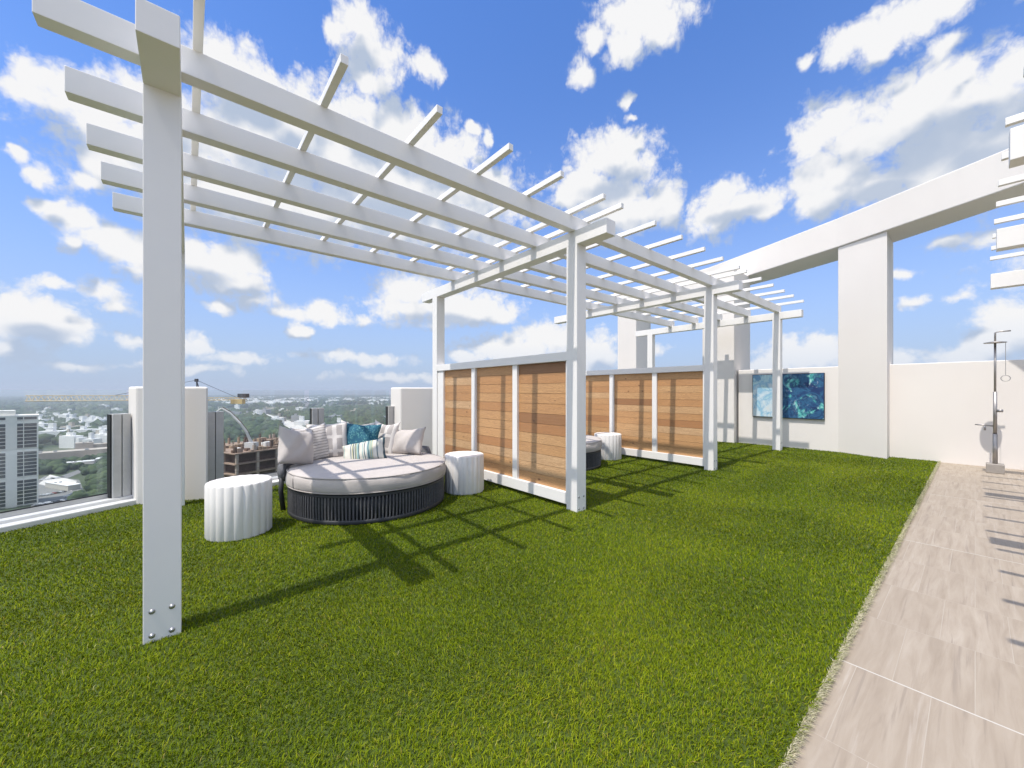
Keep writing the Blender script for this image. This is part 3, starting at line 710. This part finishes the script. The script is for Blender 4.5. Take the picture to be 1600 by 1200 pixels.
BR = .82
def make_daybed(x, y, label, rot=0.0):
    root = empty('daybed', (x, y, 0), rot); tag(root, label, 'daybed', 'round rope-wrapped daybeds')
    m_ = MB(); m_.lathe([(BR - .045, .03), (BR - .034, .03), (BR - .034, .27), (BR - .045, .27)], 96); m_.build('inner_drum', MAT['charcoal_frame'], root, True)
    m_ = MB()
    for k in range(156):
        t = 2 * math.pi * k / 156; c, s = math.cos(t), math.sin(t); j = random.uniform(-.0022, .0022); r_ = BR - .010
        m_.tube([(r_ * c - j * s, r_ * s + j * c, .046), ((r_ + .002) * c, (r_ + .002) * s, .15), (r_ * c + j * s, r_ * s - j * c, .262)], .0092, 6, False)
    m_.build('rope_skirt', MAT['charcoal'], root, True)
    m_ = MB(); m_.lathe([(BR - .06, .008), (BR - .004, .008), (BR, .014), (BR, .042), (BR - .004, .047), (BR - .06, .047), (BR - .06, .008)], 96); m_.build('bottom_rim', MAT['charcoal_frame'], root, True)
    m_ = MB(); m_.lathe([(0, .285), (BR - .01, .285), (BR, .28), (BR, .262), (BR - .005, .257), (0, .257)], 96); m_.build('platform', MAT['charcoal_frame'], root, False)
    # low curved back: posts, woven strap band
    a0, a1 = R(52), R(206)
    arc = [a0 + (a1 - a0) * k / 40 for k in range(41)]
    m_ = MB()
    secs = [(.012, .30), (.046, .33), (.058, .40), (.052, .47), (.026, .515), (-.006, .525), (-.028, .49), (-.034, .41), (-.028, .33), (-.012, .30)]
    rings = []
    for t in arc:
        e = min(1, (min(t - a0, a1 - t)) / .10 + .35)
        rings.append([m_.bm.verts.new(((BR + .045 + dr * e) * math.cos(t), (BR + .045 + dr * e) * math.sin(t), .40 + (z - .40) * e)) for dr, z in secs])
    for q in range(len(rings) - 1):
        for k in range(len(secs)):
            k2 = (k + 1) % len(secs); m_.bm.faces.new((rings[q][k], rings[q][k2], rings[q + 1][k2], rings[q + 1][k]))
    m_.bm.faces.new(rings[0][::-1]); m_.bm.faces.new(rings[-1])
    m_.build('backrest', MAT['strap'], root, True)
    for t in (R(58), R(90), R(125), R(160), R(203)):
        c, s = math.cos(t), math.sin(t)
        m_ = MB(); m_.tube([((BR + .045) * c, (BR + .045) * s, .01), ((BR + .066) * c, (BR + .066) * s, .2), ((BR + .058) * c, (BR + .058) * s, .36)], .024, 10); m_.build('leg', MAT['charcoal_frame'], root, True)
    # mattress
    m_ = MB(); r0 = BR + .012
    def soft(r, a, z): return r + (.004 * math.sin(a * 7 + z * 40) + .003 * math.sin(a * 17) if r > .5 else 0)
    m_.lathe([(0, .288), (r0 - .04, .287), (r0 - .008, .297), (r0, .320), (r0 + .004, .36), (r0, .41), (r0 - .012, .432), (r0 - .035, .445), (r0 - .12, .454), (r0 - .3, .461), (0, .465)], 120, soft)
    cu = m_.build('cushion', MAT['linen'], root, True)
    m_ = MB()
    for z, rr in ((.436, r0 - .008), (.299, r0 - .004)):
        m_.tube([(rr * math.cos(t), rr * math.sin(t), z) for t in np.linspace(0, 2 * math.pi, 97)], .0055, 6, False)
    ts = R(232); m_.tube([((r0 + dr) * math.cos(ts), (r0 + dr) * math.sin(ts), z) for dr, z in ((-.006, .432), (.003, .40), (.006, .36), (.002, .32), (-.006, .30))], .0045, 6)
    m_.build('piping', MAT['piping'], cu, True)
    return root
make_daybed(-1.603, 4.40, 'round charcoal daybed heaped with pillows beside the glass balustrade', R(0))
make_daybed(.70, 6.70, 'second round charcoal daybed, almost hidden behind the middle pergola post')

def pillow(w, h, t, mat, loc, yaw, pitch, roll, label, seed=0, piping=None):
    """local x = width, z = height, y = thickness; yaw turns about z, pitch leans back, roll tilts in its own plane"""
    rr = random.Random(seed); n = 22; m_ = MB()
    ph = [rr.uniform(0, 6.28) for _ in range(8)]
    def pt(i, j, side):
        u = -1 + 2 * i / n; v = -1 + 2 * j / n
        ex = 1 - .085 * (1 - u * u) * 0 ; 
        px = u * w / 2 * (1 - .075 * (1 - v * v) ** 1.0 * 0 + 0) * (1 - .07 * (1 - abs(v) ** 2.2) * (abs(u) ** 3) )
        pz = v * h / 2 * (1 - .07 * (1 - abs(u) ** 2.2) * (abs(v) ** 3))
        th = ((1 - abs(u) ** 2.6) * (1 - abs(v) ** 2.6)) ** .55
        wr = 1 + .10 * math.sin(u * 3.1 + v * 2.2 + ph[0]) + .06 * math.sin(u * 7 - v * 5 + ph[1])
        edge = math.sin((u + v) * 9 + ph[2]) * .006 * (1 - th)
        slump = -.10 * h * (1 - u * u) * max(0, v) ** 3 * (.5 + .5 * math.sin(ph[3]))
        return Vector((px, side * (th * t / 2 * wr) + edge, pz + slump))
    F = {}
    for side in (1, -1):
        for i in range(n + 1):
            for j in range(n + 1):
                if side == -1 and (i in (0, n) or j in (0, n)): F[(i, j, -1)] = F[(i, j, 1)]; continue
                F[(i, j, side)] = m_.bm.verts.new(pt(i, j, side))
    for side in (1, -1):
        for i in range(n):
            for j in range(n):
                q = (F[(i, j, side)], F[(i + 1, j, side)], F[(i + 1, j + 1, side)], F[(i, j + 1, side)])
                m_.bm.faces.new(q if side == -1 else q[::-1])
    o = m_.build('pillow', mat, None, True)
    o.matrix_world = Matrix.Translation(loc) @ Matrix.Rotation(yaw, 4, 'Z') @ Matrix.Rotation(pitch, 4, 'X') @ Matrix.Rotation(roll, 4, 'Y')
    tag(o, label, 'pillow', 'pillows heaped on the daybed')
    return o
PZ = .455
def P_(x, y, Y): return pix(x, y, Y)
pillow(.40, .42, .21, MAT['linen'], P_(463, 697, 4.17), R(66), R(-18), R(14), 'plain oatmeal pillow at the left end of the heap', 1)
pillow(.44, .44, .13, MAT['ribbed'], P_(488, 692, 4.50), R(62), R(-14), R(-4), 'ribbed beige pillow squeezed edge-on behind the left plain one', 2)
pillow(.46, .46, .16, MAT['blocks'], P_(512, 689, 4.70), R(22), R(-18), R(-3), 'white pillow with grey woven blocks left of the teal one', 3)
pillow(.46, .44, .14, MAT['blocks'], P_(556, 683, 5.08), R(4), R(-16), R(4), 'white block-patterned pillow hidden behind the teal one', 4)
pillow(.52, .42, .16, MAT['teal'], P_(561, 686, 4.86), R(-4), R(-20), R(3), 'speckled teal pillow in the middle of the heap', 5)
pillow(.44, .46, .15, MAT['blocks'], P_(599, 684, 5.03), R(-26), R(-16), R(3), 'white block-patterned pillow right of the teal one', 6)
pillow(.50, .36, .17, MAT['linen'], P_(636, 689, 4.93), R(-24), R(-24), R(-5), 'plain oatmeal pillow at the right end of the heap', 7)
pillow(.52, .27, .13, MAT['stripes'], P_(569, 706, 4.58), R(-2), R(-30), R(-13), 'small striped lumbar pillow lying in front of the teal one', 8)

exec_city = True
# ------------------------------------------------------------------ the city below
GZ = -100.0
def gp(x, y, z=GZ):                                          # ground point seen at a photo pixel
    Y = FPX * (EYE - GZ) / (y - CY); return Vector(((x - CX) / FPX * Y, Y, z))
def city_ground():
    t = NT('city_ground'); v = t.world()
    f = t.noise(v, .004, 7, .65); f2 = t.noise(v, .02, 5, .6)
    c = t.ramp(f, [(.30, (.030, .055, .022)), (.50, (.05, .075, .03)), (.60, (.10, .11, .06)), (.66, (.26, .24, .20)), (.70, (.06, .085, .035))])
    c = t.mix(t.math('MULTIPLY', t.ramp(f2, [(.58, (0, 0, 0)), (.68, (1, 1, 1))]), .45), c, (.20, .19, .16))
    t.color(c); t.rough(.95); return t.m
mb = MB(); mb.box(-40000, 40000, -3000, 45000, GZ - .5, GZ); tag(mb.build('city_ground', city_ground()), kind='structure')
ASPH = simple('grey_asphalt', (.20, .195, .19), .9, var=.12, scale=.05)  # plain grey asphalt, tone varies slightly at random
CONC = simple('pale_concrete_paving', (.62, .58, .53), .9, var=.12, scale=.05)
def strip(name, pts, w, mat, dz):
    m_ = MB(); L_ = []; R_ = []
    pts = [Vector(p) for p in pts]
    for i, p in enumerate(pts):
        d = (pts[min(i + 1, len(pts) - 1)] - pts[max(i - 1, 0)]).normalized(); n = Vector((-d.y, d.x, 0))
        L_.append(m_.bm.verts.new((p + n * w / 2).xy[:] + (GZ + dz,))); R_.append(m_.bm.verts.new((p - n * w / 2).xy[:] + (GZ + dz,)))
    for i in range(len(pts) - 1): m_.bm.faces.new((L_[i], L_[i + 1], R_[i + 1], R_[i]))
    return tag(m_.build(name, mat), kind='structure')
road_main = [gp(520, 735), gp(480, 676), gp(448, 660), gp(405, 646), gp(340, 637)]
strip('road', road_main, 40, CONC, .3)
road2 = [gp(40, 770), gp(110, 742), gp(180, 716), gp(260, 700), gp(420, 690)]
strip('road', road2, 12, ASPH, .25)
road3 = [gp(20, 726), gp(90, 712), gp(160, 705), gp(230, 700)]
strip('road', road3, 22, CONC, .2)
def quad(name, px, mat, dz):
    m_ = MB(); m_.bm.faces.new([m_.bm.verts.new(gp(*p, GZ + dz)) for p in px]); return tag(m_.build(name, mat), kind='structure')
quad('parking_lot', [(50, 806), (140, 792), (124, 750), (70, 744), (45, 760)], ASPH, .35)
quad('parking_lot', [(60, 757), (112, 768), (120, 752), (78, 742)], CONC, .45)
quad('plaza', [(55, 740), (85, 727), (150, 712), (176, 722), (100, 720), (62, 716), (30, 730)][:4], CONC, .4)

# tree masses ------------------------------------------------------
def foliage_mat():
    t = NT('tree_foliage'); at = t.n('ShaderNodeAttribute', attribute_name='tone'); sx = t.n('ShaderNodeSeparateColor'); t.l(at.outputs['Color'], sx.inputs[0])
    f = t.noise(t.world(), .35, 4, .7)
    k = t.math('ADD', t.math('MULTIPLY', sx.outputs[0], .7), t.math('MULTIPLY', t.math('SUBTRACT', f, .5), .8))
    t.color(t.ramp(k, [(0, (.016, .032, .010)), (.4, (.040, .068, .020)), (.8, (.075, .105, .034))])); t.rough(.9); return t.m
FOL = foliage_mat()
def ico(sub):
    b = bmesh.new(); bmesh.ops.create_icosphere(b, subdivisions=sub, radius=1); b.verts.ensure_lookup_table()
    V = np.array([v.co[:] for v in b.verts]); F = np.array([[v.index for v in f.verts] for f in b.faces]); b.free(); return V, F
NOTREE = [((50, 808), (145, 742))]
def crowns(name, specs, sub, label):
    V0, F0 = ico(sub); n = len(specs); nv = len(V0)
    sp = np.array(specs)                                     # x, y, r
    V = np.repeat(V0[None], n, 0)
    rad = 1 + rng.normal(0, .17, (n, nv)); lob = np.ones((n, nv))
    for k in range(3):
        dr = rng.normal(size=(n, 3)); dr /= np.linalg.norm(dr, axis=1)[:, None]
        lob += .28 * np.clip(np.einsum('nvk,nk->nv', V, dr) - .35, 0, 1)
    V = V * (rad * lob)[:, :, None]
    V[:, :, 0] *= sp[:, 2:3]; V[:, :, 1] *= sp[:, 2:3]; V[:, :, 2] *= sp[:, 2:3] * rng.uniform(.7, 1.05, (n, 1))
    V[:, :, 0] += sp[:, 0:1]; V[:, :, 1] += sp[:, 1:2]; V[:, :, 2] += GZ + sp[:, 2:3] * .85
    F = (F0[None] + (np.arange(n) * nv)[:, None, None]).reshape(-1, 3)
    me = bpy.data.meshes.new(name); me.vertices.add(n * nv); me.vertices.foreach_set('co', V.astype(np.float32).ravel())
    me.loops.add(F.size); me.loops.foreach_set('vertex_index', F.astype(np.int32).ravel())
    me.polygons.add(len(F)); me.polygons.foreach_set('loop_start', (np.arange(len(F)) * 3).astype(np.int32)); me.update(calc_edges=True)
    c = np.ones((n, len(F0), 4), np.float32); c[:, :, 0] = np.clip(rng.normal(.5, .25, (n, 1)) + rng.normal(0, .12, (n, len(F0))), 0, 1)
    a = me.attributes.new('tone', 'FLOAT_COLOR', 'FACE'); a.data.foreach_set('color', c.ravel())
    me.materials.append(FOL); o = bpy.data.objects.new(name, me); COL.objects.link(o); tag(o, label, 'trees', kind='stuff')
def blocked(x, y):
    px = CX + FPX * x / y; py = CY + FPX * (EYE - GZ) / y
    if 46 < px < 142 and 742 < py < 806 and not (px > 118 and py > 780): return True
    if -20 < px < 62 and py > 760: return True
    if px > 55 and 697 < py < 712 and px < 180: return True
    if px > 60 and 712 <= py < 727 and px < 120 and (py - 712) < (125 - px) * .3: return True
    for pts, w in ((road_main, 40), (road2, 9), (road3, 14)):
        for a, b in zip(pts[:-1], pts[1:]):
            d = (b - a).xy; q = Vector((x, y)) - a.xy; tt = max(0, min(1, q.dot(d) / d.length_squared))
            if (q - d * tt).length < w: return True
    if Vector((x + 60, y - 150)).length < 60: return True
    return False
def clear_field(x, y):
    return math.sin(x * .0021 + 1) * math.sin(y * .0017 + .4) + .5 * math.sin(x * .0061 - y * .0043) > .62
def scatter(r0, r1, count, rmin, rmax):
    out = []; k = 0
    while len(out) < count and k < count * 6:
        k += 1
        r_ = math.sqrt(random.uniform(r0 * r0, r1 * r1)); a = random.uniform(R(-58), R(-9)); x, y = r_ * math.sin(a), r_ * math.cos(a)
        if blocked(x, y): continue
        if clear_field(x, y) and random.random() < .8: continue
        out.append((x, y, random.uniform(rmin, rmax)))
    return out

# low buildings first, so that trees keep off them ----------------
BLD = []
ROOFS = {'white': simple('white_flat_roof', (.80, .78, .75), .9, var=.08, scale=.05), 'tan': simple('tan_flat_roof', (.46, .40, .33), .9, var=.1, scale=.05), 'grey': simple('grey_flat_roof', (.33, .33, .33), .9, var=.1, scale=.05)}
WALLS = {'white': simple('pale_render_wall', (.55, .52, .48), .9), 'tan': simple('tan_render_wall', (.42, .34, .27), .9), 'grey': simple('grey_block_wall', (.36, .36, .36), .9)}
def low_building(p, w, d, h, yaw, tone, label, group='low buildings across the city'):
    root = empty('low_building', (p.x, p.y, GZ), yaw); tag(root, label, 'building', group)
    m_ = MB(); m_.box(-w / 2, w / 2, -d / 2, d / 2, 0, h); m_.build('wall', WALLS[tone], root)
    m_ = MB(); m_.box(-w / 2 - .3, w / 2 + .3, -d / 2 - .3, d / 2 + .3, h + .01, h + .7)
    rf = m_.build('roof', ROOFS[tone], root)
    for k in range(3):
        x = random.uniform(-w * .35, w * .35); y = random.uniform(-d * .35, d * .35); s_ = min(w, d) * random.uniform(.05, .11)
        m_ = MB(); m_.box(x - s_, x + s_, y - s_, y + s_, h + .71, h + .71 + s_); m_.build('roof_unit', ROOFS['grey'], rf)
    BLD.append((p.x, p.y, max(w, d) * .6)); return root
low_building(gp(108, 716), 118, 24, 11, R(46), 'tan', 'long tan building stretching right of the grey high-rise')
low_building(gp(132, 706), 20, 16, 15, R(46), 'tan', 'small tan block rising behind the long tan building')
low_building(gp(163, 702), 46, 16, 10, R(48), 'tan', 'tan building just left of the nearest balustrade bracket')
low_building(gp(126, 727), 26, 10, 5, R(40), 'white', 'low white roof among trees right of the grey high-rise')
low_building(gp(168, 722), 22, 12, 6, R(40), 'white', 'little white roof among trees beside the nearest balustrade bracket')
low_building(gp(98, 763), 44, 9, 5, R(-20), 'white', 'pale narrow block along the parking lot', )
far_specs = []
for k in range(30):
    far_specs.append((random.uniform(335, 470), random.uniform(626, 634), random.uniform(90, 240), random.uniform(40, 120), 'white'))
for k in range(60):
    far_specs.append((random.uniform(345, 615), random.uniform(622, 632), random.uniform(60, 200), random.uniform(40, 110), 'white'))
for k in range(34):
    far_specs.append((random.uniform(60, 190), random.uniform(640, 700), random.uniform(14, 46), random.uniform(10, 26), random.choice(['white', 'white', 'tan'])))
for k in range(60):
    far_specs.append((random.uniform(60, 610), random.uniform(633, 668), random.uniform(20, 50), random.uniform(14, 34), random.choice(['white', 'white', 'tan', 'grey'])))
FLAB = {'white': 'white flat-roofed building far off among the trees', 'tan': 'tan flat-roofed building far off among the trees', 'grey': 'grey flat-roofed building far off among the trees'}
for x, y, w, d, tn in far_specs:
    p = gp(x, y); o = None
    m_ = MB(); m_.box(-w / 2, w / 2, -d / 2, d / 2, 0, random.uniform(13, 24)); q = random.uniform(.1, .3); m_.box(-w * q, w * q * .3, -d * q, d * q * .5, 6, 27)
    o = m_.build('distant_building', ROOFS[tn]); o.location = (p.x, p.y, GZ); o.rotation_euler = (0, 0, random.uniform(-.3, .3))
    tag(o, FLAB[tn], 'building', 'far-off flat-roofed buildings (%s)' % tn); BLD.append((p.x, p.y, max(w, d) * .5))
def off_buildings(L_):
    B = np.array(BLD); out = []
    for s_ in L_:
        if np.any(np.hypot(B[:, 0] - s_[0], B[:, 1] - s_[1]) < B[:, 2] * .8 + s_[2] * .6): continue
        out.append(s_)
    return out
crowns('near_woods', off_buildings(scatter(230, 900, 4200, 3.2, 6.2)), 2, 'dark green woods between the parking lots and roofs')
crowns('mid_woods', off_buildings(scatter(900, 2600, 7000, 6, 13)), 1, 'wooded suburb in the middle distance')
crowns('far_woods', off_buildings(scatter(2600, 9000, 9000, 9, 17)), 1, 'hazy woods reaching the horizon')

# high-rise --------------------------------------------------------
def highrise():
    Y0 = 348; c0 = Vector(((60 - CX) / FPX * Y0, Y0, GZ))
    root = empty('high_rise', c0, R(-129 + 0)); tag(root, 'grey and white high-rise with dark window bands beyond the glass balustrade', 'tower')
    # local: x runs left along the front, +y away from the viewer is handled by the sign below
    ang = math.atan2(-.777, -.629); root.rotation_euler = (0, 0, ang)
    # local x = leftwards along the facade; local -y = into the building
    H = 78.0
    WH = simple('white_tower_concrete', (.86, .81, .73), .85, var=.05, scale=.2); GLS = simple('dark_tower_glazing', (.035, .04, .05), .15, var=.3, scale=.4)
    m_ = MB(); m_.box(0, 62, -24, -.8, 0, H); m_.build('tower_body', WH, root)
    for x0, x1 in ((0, .9), (8.0, 8.5), (11.8, 18.0), (27, 34)):
        m_ = MB(); m_.box(x0, x1, -.79, .5, 0, H + .5); m_.build('pilaster', WH, root)
    m_ = MB(); m_.box(-.4, 62, -24.4, .7, H + .51, H + 2.0); m_.build('cornice', WH, root)
    m_ = MB(); m_.box(13, 27, -20, -2, H + 2.01, H + 6.2); m_.build('penthouse', WH, root)
    m_ = MB(); m_.tube([(20, -10, H + 6.2), (20, -10, H + 11)], .15, 6); m_.build('mast', MAT['steel'], root)
    fl = 3.12
    for k in range(25):
        z0 = 1 + k * fl
        if k % 8 == 7 : band = True
        else: band = False
        for x0, x1 in ((.91, 7.99), (8.51, 11.79), (18.01, 26.99)):
            if not band:
                m_ = MB(); m_.box(x0, x1, -.795, -.35, z0 + .45, z0 + fl - .05); m_.build('window', GLS, root)
        m_ = MB(); m_.box(.9, 47, -.79, .25, z0, z0 + (.38 if not band else 2.4)); m_.build('floor_slab', WH, root)
highrise()

# construction site -----------------------------------------------
def construction():
    SL = simple('raw_concrete_slab', (.31, .215, .16), .9, var=.2, scale=.4); CO = simple('formed_concrete_column', (.38, .30, .24), .9, var=.15, scale=.5)
    DK = simple('brown_infill_block', (.12, .075, .055), .9, var=.3, scale=.5); FW = simple('plywood_formwork', (.34, .24, .165), .85, var=.3, scale=.7); RB = simple('rusty_rebar', (.16, .09, .06), .8, var=.3)
    c0 = pix(367, 700, 120); zt = -18.2
    d1 = Vector((math.sin(R(26)), math.cos(R(26)), 0))
    root = empty('construction_site', (c0.x, c0.y, GZ), math.atan2(d1.y, d1.x)); tag(root, 'half-built concrete building with raw slabs seen through the glass', 'building')
    H = zt - GZ; LX, LY = 46, 30
    for k in range(7):
        z = H - k * 3.3
        m_ = MB(); m_.box(0, LX, 0, LY, z - .35, z); m_.build('floor_slab', SL, root)
        if k < 6:
            for i in range(8):
                x = .5 + i * 6.3; m_ = MB(); m_.box(x, x + .7, .15, .85, z - 3.3, z - .351); m_.build('column', CO, root)
            for i in range(1, 5):
                y = .3 + i * 6.5; m_ = MB(); m_.box(.15, .85, y, y + .7, z - 3.3, z - .351); m_.build('column', CO, root)
            m_ = MB(); m_.box(2.2, LX - 2, 2.2, LY - 2, z - 3.3, z - .351); m_.build('infill_wall', DK, root)
            m_ = MB()
            for q in range(46): m_.box(q * 1.0 + .02, q * 1.0 + .06, .04, .08, z - 3.3, z - 2.2)
            m_.box(0, LX, .04, .08, z - 2.25, z - 2.2); m_.build('guard_rail', RB, root)
    m_ = MB(); m_.box(1, LX - 1, 1, LY - 1, 0, H - 23.5); m_.build('lower_storeys', CO, root)
    rr = random.Random(3)
    for i in range(9):
        for j in range(5):
            x, y = 1 + i * 5.4 + rr.uniform(-.5, .5), 1.5 + j * 6 + rr.uniform(-.5, .5); hh = rr.uniform(1.2, 2.9)
            m_ = MB(); m_.box(x, x + rr.uniform(.5, .9), y, y + .7, H + .001, H + hh); cl = m_.build('column', rr.choice([CO, FW, DK]), root)
            m_ = MB()
            for q in range(5): m_.tube([(x + .1 + .12 * q, y + .1 + .1 * (q % 3), H + hh - .2), (x + .1 + .12 * q, y + .1 + .1 * (q % 3), H + hh + rr.uniform(.5, 1.1))], .03, 4)
            m_.build('rebar', RB, cl)
    for i in range(70):
        x, y = rr.uniform(.3, LX - 4), rr.uniform(.3, LY - 3) ** 1.0 * rr.choice([.35, 1]); w, d = rr.uniform(.6, 2.8), rr.uniform(.5, 1.8)
        m_ = MB(); m_.box(x, x + w, y, y + d, H + .002 + .001 * i, H + rr.uniform(.3, 1.6)); m_.build('formwork_stack', rr.choice([FW, FW, FW, SL, ROOFS['white'], DK, RB]), root)
    for i in range(12):                                      # shoring frames on the deck
        x, y = rr.uniform(.5, LX - 6), rr.uniform(.5, 12); n_ = rr.randint(2, 4); m_ = MB(); zz = H + rr.uniform(1.6, 2.6)
        for q in range(n_ + 1):
            for yy in (0, 1.3): m_.tube([(x + q * 1.2, y + yy, H), (x + q * 1.2, y + yy, zz)], .05, 4)
        for yy in (0, 1.3):
            m_.tube([(x, y + yy, zz), (x + n_ * 1.2, y + yy, zz)], .06, 4)
            for q in range(n_): m_.tube([(x + q * 1.2, y + yy, H + .3), (x + q * 1.2 + 1.2, y + yy, zz - .2)], .035, 4)
        m_.box(x - .2, x + n_ * 1.2 + .2, y - .2, y + 1.5, zz + .05, zz + .2); m_.build('shoring_frame', rr.choice([RB, FW]), root)
    # concrete pump boom
    pb = empty('concrete_pump', pix(393, 692, 128)); tag(pb, 'white folding concrete pump boom reaching over the construction site', 'pump')
    WB = simple('white_boom_paint', (.62, .58, .55), .5); o0 = pb.location
    seg = [pix(394, 694, 128), pix(386, 676, 127), pix(376, 662, 126), pix(360, 646, 125), pix(346, 638, 124), pix(336, 645, 123)]
    for a, b, r_ in zip(seg[:-1], seg[1:], (.55, .5, .45, .38, .3)):
        m_ = MB(); m_.tube([a - o0, b - o0], [r_, r_ * .85], 6); m_.build('boom_arm', WB, pb)
    m_ = MB(); m_.tube([q - o0 + Vector((.3, 0, .45)) for q in seg[:-1]], .11, 6); m_.build('delivery_hose', RB, pb)
    m_ = MB(); m_.box(-1.6, 1.6, -1.2, 1.2, -2.0, .2); m_.build('pedestal', WB, pb)
    # tower crane
    YC = 140; base = pix(311, 625, YC)
    cr = empty('tower_crane', (base.x, base.y, GZ)); tag(cr, 'yellow tower crane with a long lattice jib over the city', 'crane')
    YE = simple('crane_yellow_paint', (.62, .44, .20), .5); PJ = simple('sun_bleached_jib_paint', (.74, .60, .42), .5); DG = simple('dark_counterweight', (.06, .06, .07), .8)
    hz = base.z - GZ
    def lattice(a, b, w, h, n, r_):
        m_ = MB(); a = Vector(a); b = Vector(b); d = (b - a).normalized()
        up = Vector((0, 0, 1)) if abs(d.z) < .9 else Vector((1, 0, 0)); s_ = d.cross(up).normalized(); up = s_.cross(d)
        def q(t, k): return a + (b - a) * t + s_ * (w / 2 * (-1, 1, 0)[k]) + up * ((0, 0, h)[k])
        for k in range(3): m_.tube([q(0, k), q(1, k)], r_, 5)
        for i in range(n):
            t0, t1 = i / n, (i + 1) / n; tm = (t0 + t1) / 2
            for k in (0, 1): m_.tube([q(t0, k), q(tm, 2)], r_ * .6, 4); m_.tube([q(tm, 2), q(t1, k)], r_ * .6, 4)
            m_.tube([q(t0, 0), q(t1, 1)], r_ * .5, 4)
        return m_
    tip = pix(40, 625, 112) - cr.location; root_j = Vector((0, 0, hz)); tail = pix(386, 626, 150) - cr.location
    tip.z = hz + .3; tail.z = hz - .2
    lattice(root_j, tip, 1.3, 1.6, 34, .17).build('jib', PJ, cr)
    lattice(root_j + Vector((0, 0, -.1)), tail, 1.4, .9, 10, .1).build('counter_jib', YE, cr)
    m_ = MB()
    for sx in (-.8, .8):
        for sy in (-.8, .8): m_.tube([(sx, sy, 0), (sx, sy, hz)], .13, 5)
    for k in range(int(hz / 2.5)):
        z = k * 2.5; s_ = 1 if k % 2 else -1
        m_.tube([(-.8 * s_, -.8, z), (.8 * s_, -.8, z + 2.5)], .07, 4); m_.tube([(-.8 * s_, .8, z), (.8 * s_, .8, z + 2.5)], .07, 4)
        m_.tube([(-.8, -.8 * s_, z), (-.8, .8 * s_, z + 2.5)], .07, 4); m_.tube([(.8, -.8 * s_, z), (.8, .8 * s_, z + 2.5)], .07, 4)
    m_.build('mast', YE, cr)
    ap = pix(307, 594, YC) - cr.location
    m_ = MB(); m_.tube([(-.5, 0, hz), ap], .16, 6); m_.tube([(.9, .4, hz), ap], .16, 6); m_.box(ap.x - .5, ap.x + .5, ap.y - .3, ap.y + .3, ap.z - .6, ap.z + .5); m_.build('apex_frame', DG, cr)
    m_ = MB(); m_.tube([ap, root_j.lerp(tip, .55) + Vector((0, 0, 1.6))], .07, 4); m_.build('pendant_line', DG, cr)
    m_ = MB(); m_.tube([ap, root_j.lerp(tail, .78) + Vector((0, 0, .9))], .07, 4); m_.build('pendant_line', DG, cr)
    tm = root_j.lerp(tail, .92); m_ = MB(); m_.box(tm.x - 1.6, tm.x + 1.6, tm.y - 1, tm.y + 1, tm.z + .9, tm.z + 2.4); m_.build('counterweight', DG, cr)
    tm = root_j.lerp(tail, .80); m_ = MB(); m_.box(tm.x - 2.2, tm.x + 2.2, tm.y - .9, tm.y + .9, tm.z - 1.5, tm.z + .3); m_.build('winch_platform', YE, cr)
construction()

# parked cars ------------------------------------------------------
def car_mesh(mat):
    m_ = MB(); m_.box(-2.2, 2.2, -.9, .9, .35, .95)
    v = m_.box(-1.3, 1.1, -.8, .8, .951, 1.5)
    for q in v:
        if q.co.z > 1.2: q.co.x *= .72; q.co.y *= .85
    for x in (-1.4, 1.4):
        for y in (-.85, .85): m_.tube([(x, y - .1, .33), (x, y + .1, .33)], .33, 10)
    return m_
CARC = {'white': (.72, .72, .72), 'dark': (.03, .03, .035), 'silver': (.4, .41, .42), 'red': (.3, .03, .03)}
protos = {}
spots = []
for (x0, y0, x1, y1, n) in ((58, 790, 96, 784, 9), (64, 776, 104, 769, 9), (100, 792, 128, 780, 8), (66, 751, 96, 747, 7), (104, 777, 122, 770, 5), (72, 800, 120, 796, 9)):
    for k in range(n):
        if random.random() < .85: spots.append((x0 + (x1 - x0) * k / (n - 1), y0 + (y1 - y0) * k / (n - 1)))
for x, y in spots:
    tn = random.choices(['white', 'dark', 'silver', 'red'], [5, 3, 3, 1])[0]
    if tn not in protos: protos[tn] = car_mesh(None).build('parked_car', simple('car_paint_' + tn, CARC[tn], .3), None, bevel=.08); o = protos[tn]
    else: o = protos[tn].copy(); COL.objects.link(o)
    p = gp(x, y); o.location = (p.x, p.y, GZ + .5); o.rotation_euler = (0, 0, R(40) + random.uniform(-.06, .06))
    tag(o, 'tiny %s car parked in the lot below the high-rise' % tn, 'car', 'cars parked far below (%s)' % tn)

# ------------------------------------------------------------------ haze
def haze():
    m_ = MB(); m_.box(-40500, 40500, -3500, 45500, GZ - 1.5, 9.5)
    mt = bpy.data.materials.new('haze'); mt.use_nodes = True; nt = mt.node_tree; nt.nodes.clear()
    pv = nt.nodes.new('ShaderNodeVolumePrincipled'); pv.inputs['Color'].default_value = (.84, .89, .96, 1); pv.inputs['Density'].default_value = 2.0e-4; pv.inputs['Anisotropy'].default_value = .3
    out = nt.nodes.new('ShaderNodeOutputMaterial'); nt.links.new(pv.outputs[0], out.inputs['Volume'])
    o = m_.build('haze', mt); tag(o, kind='stuff'); return o
haze()
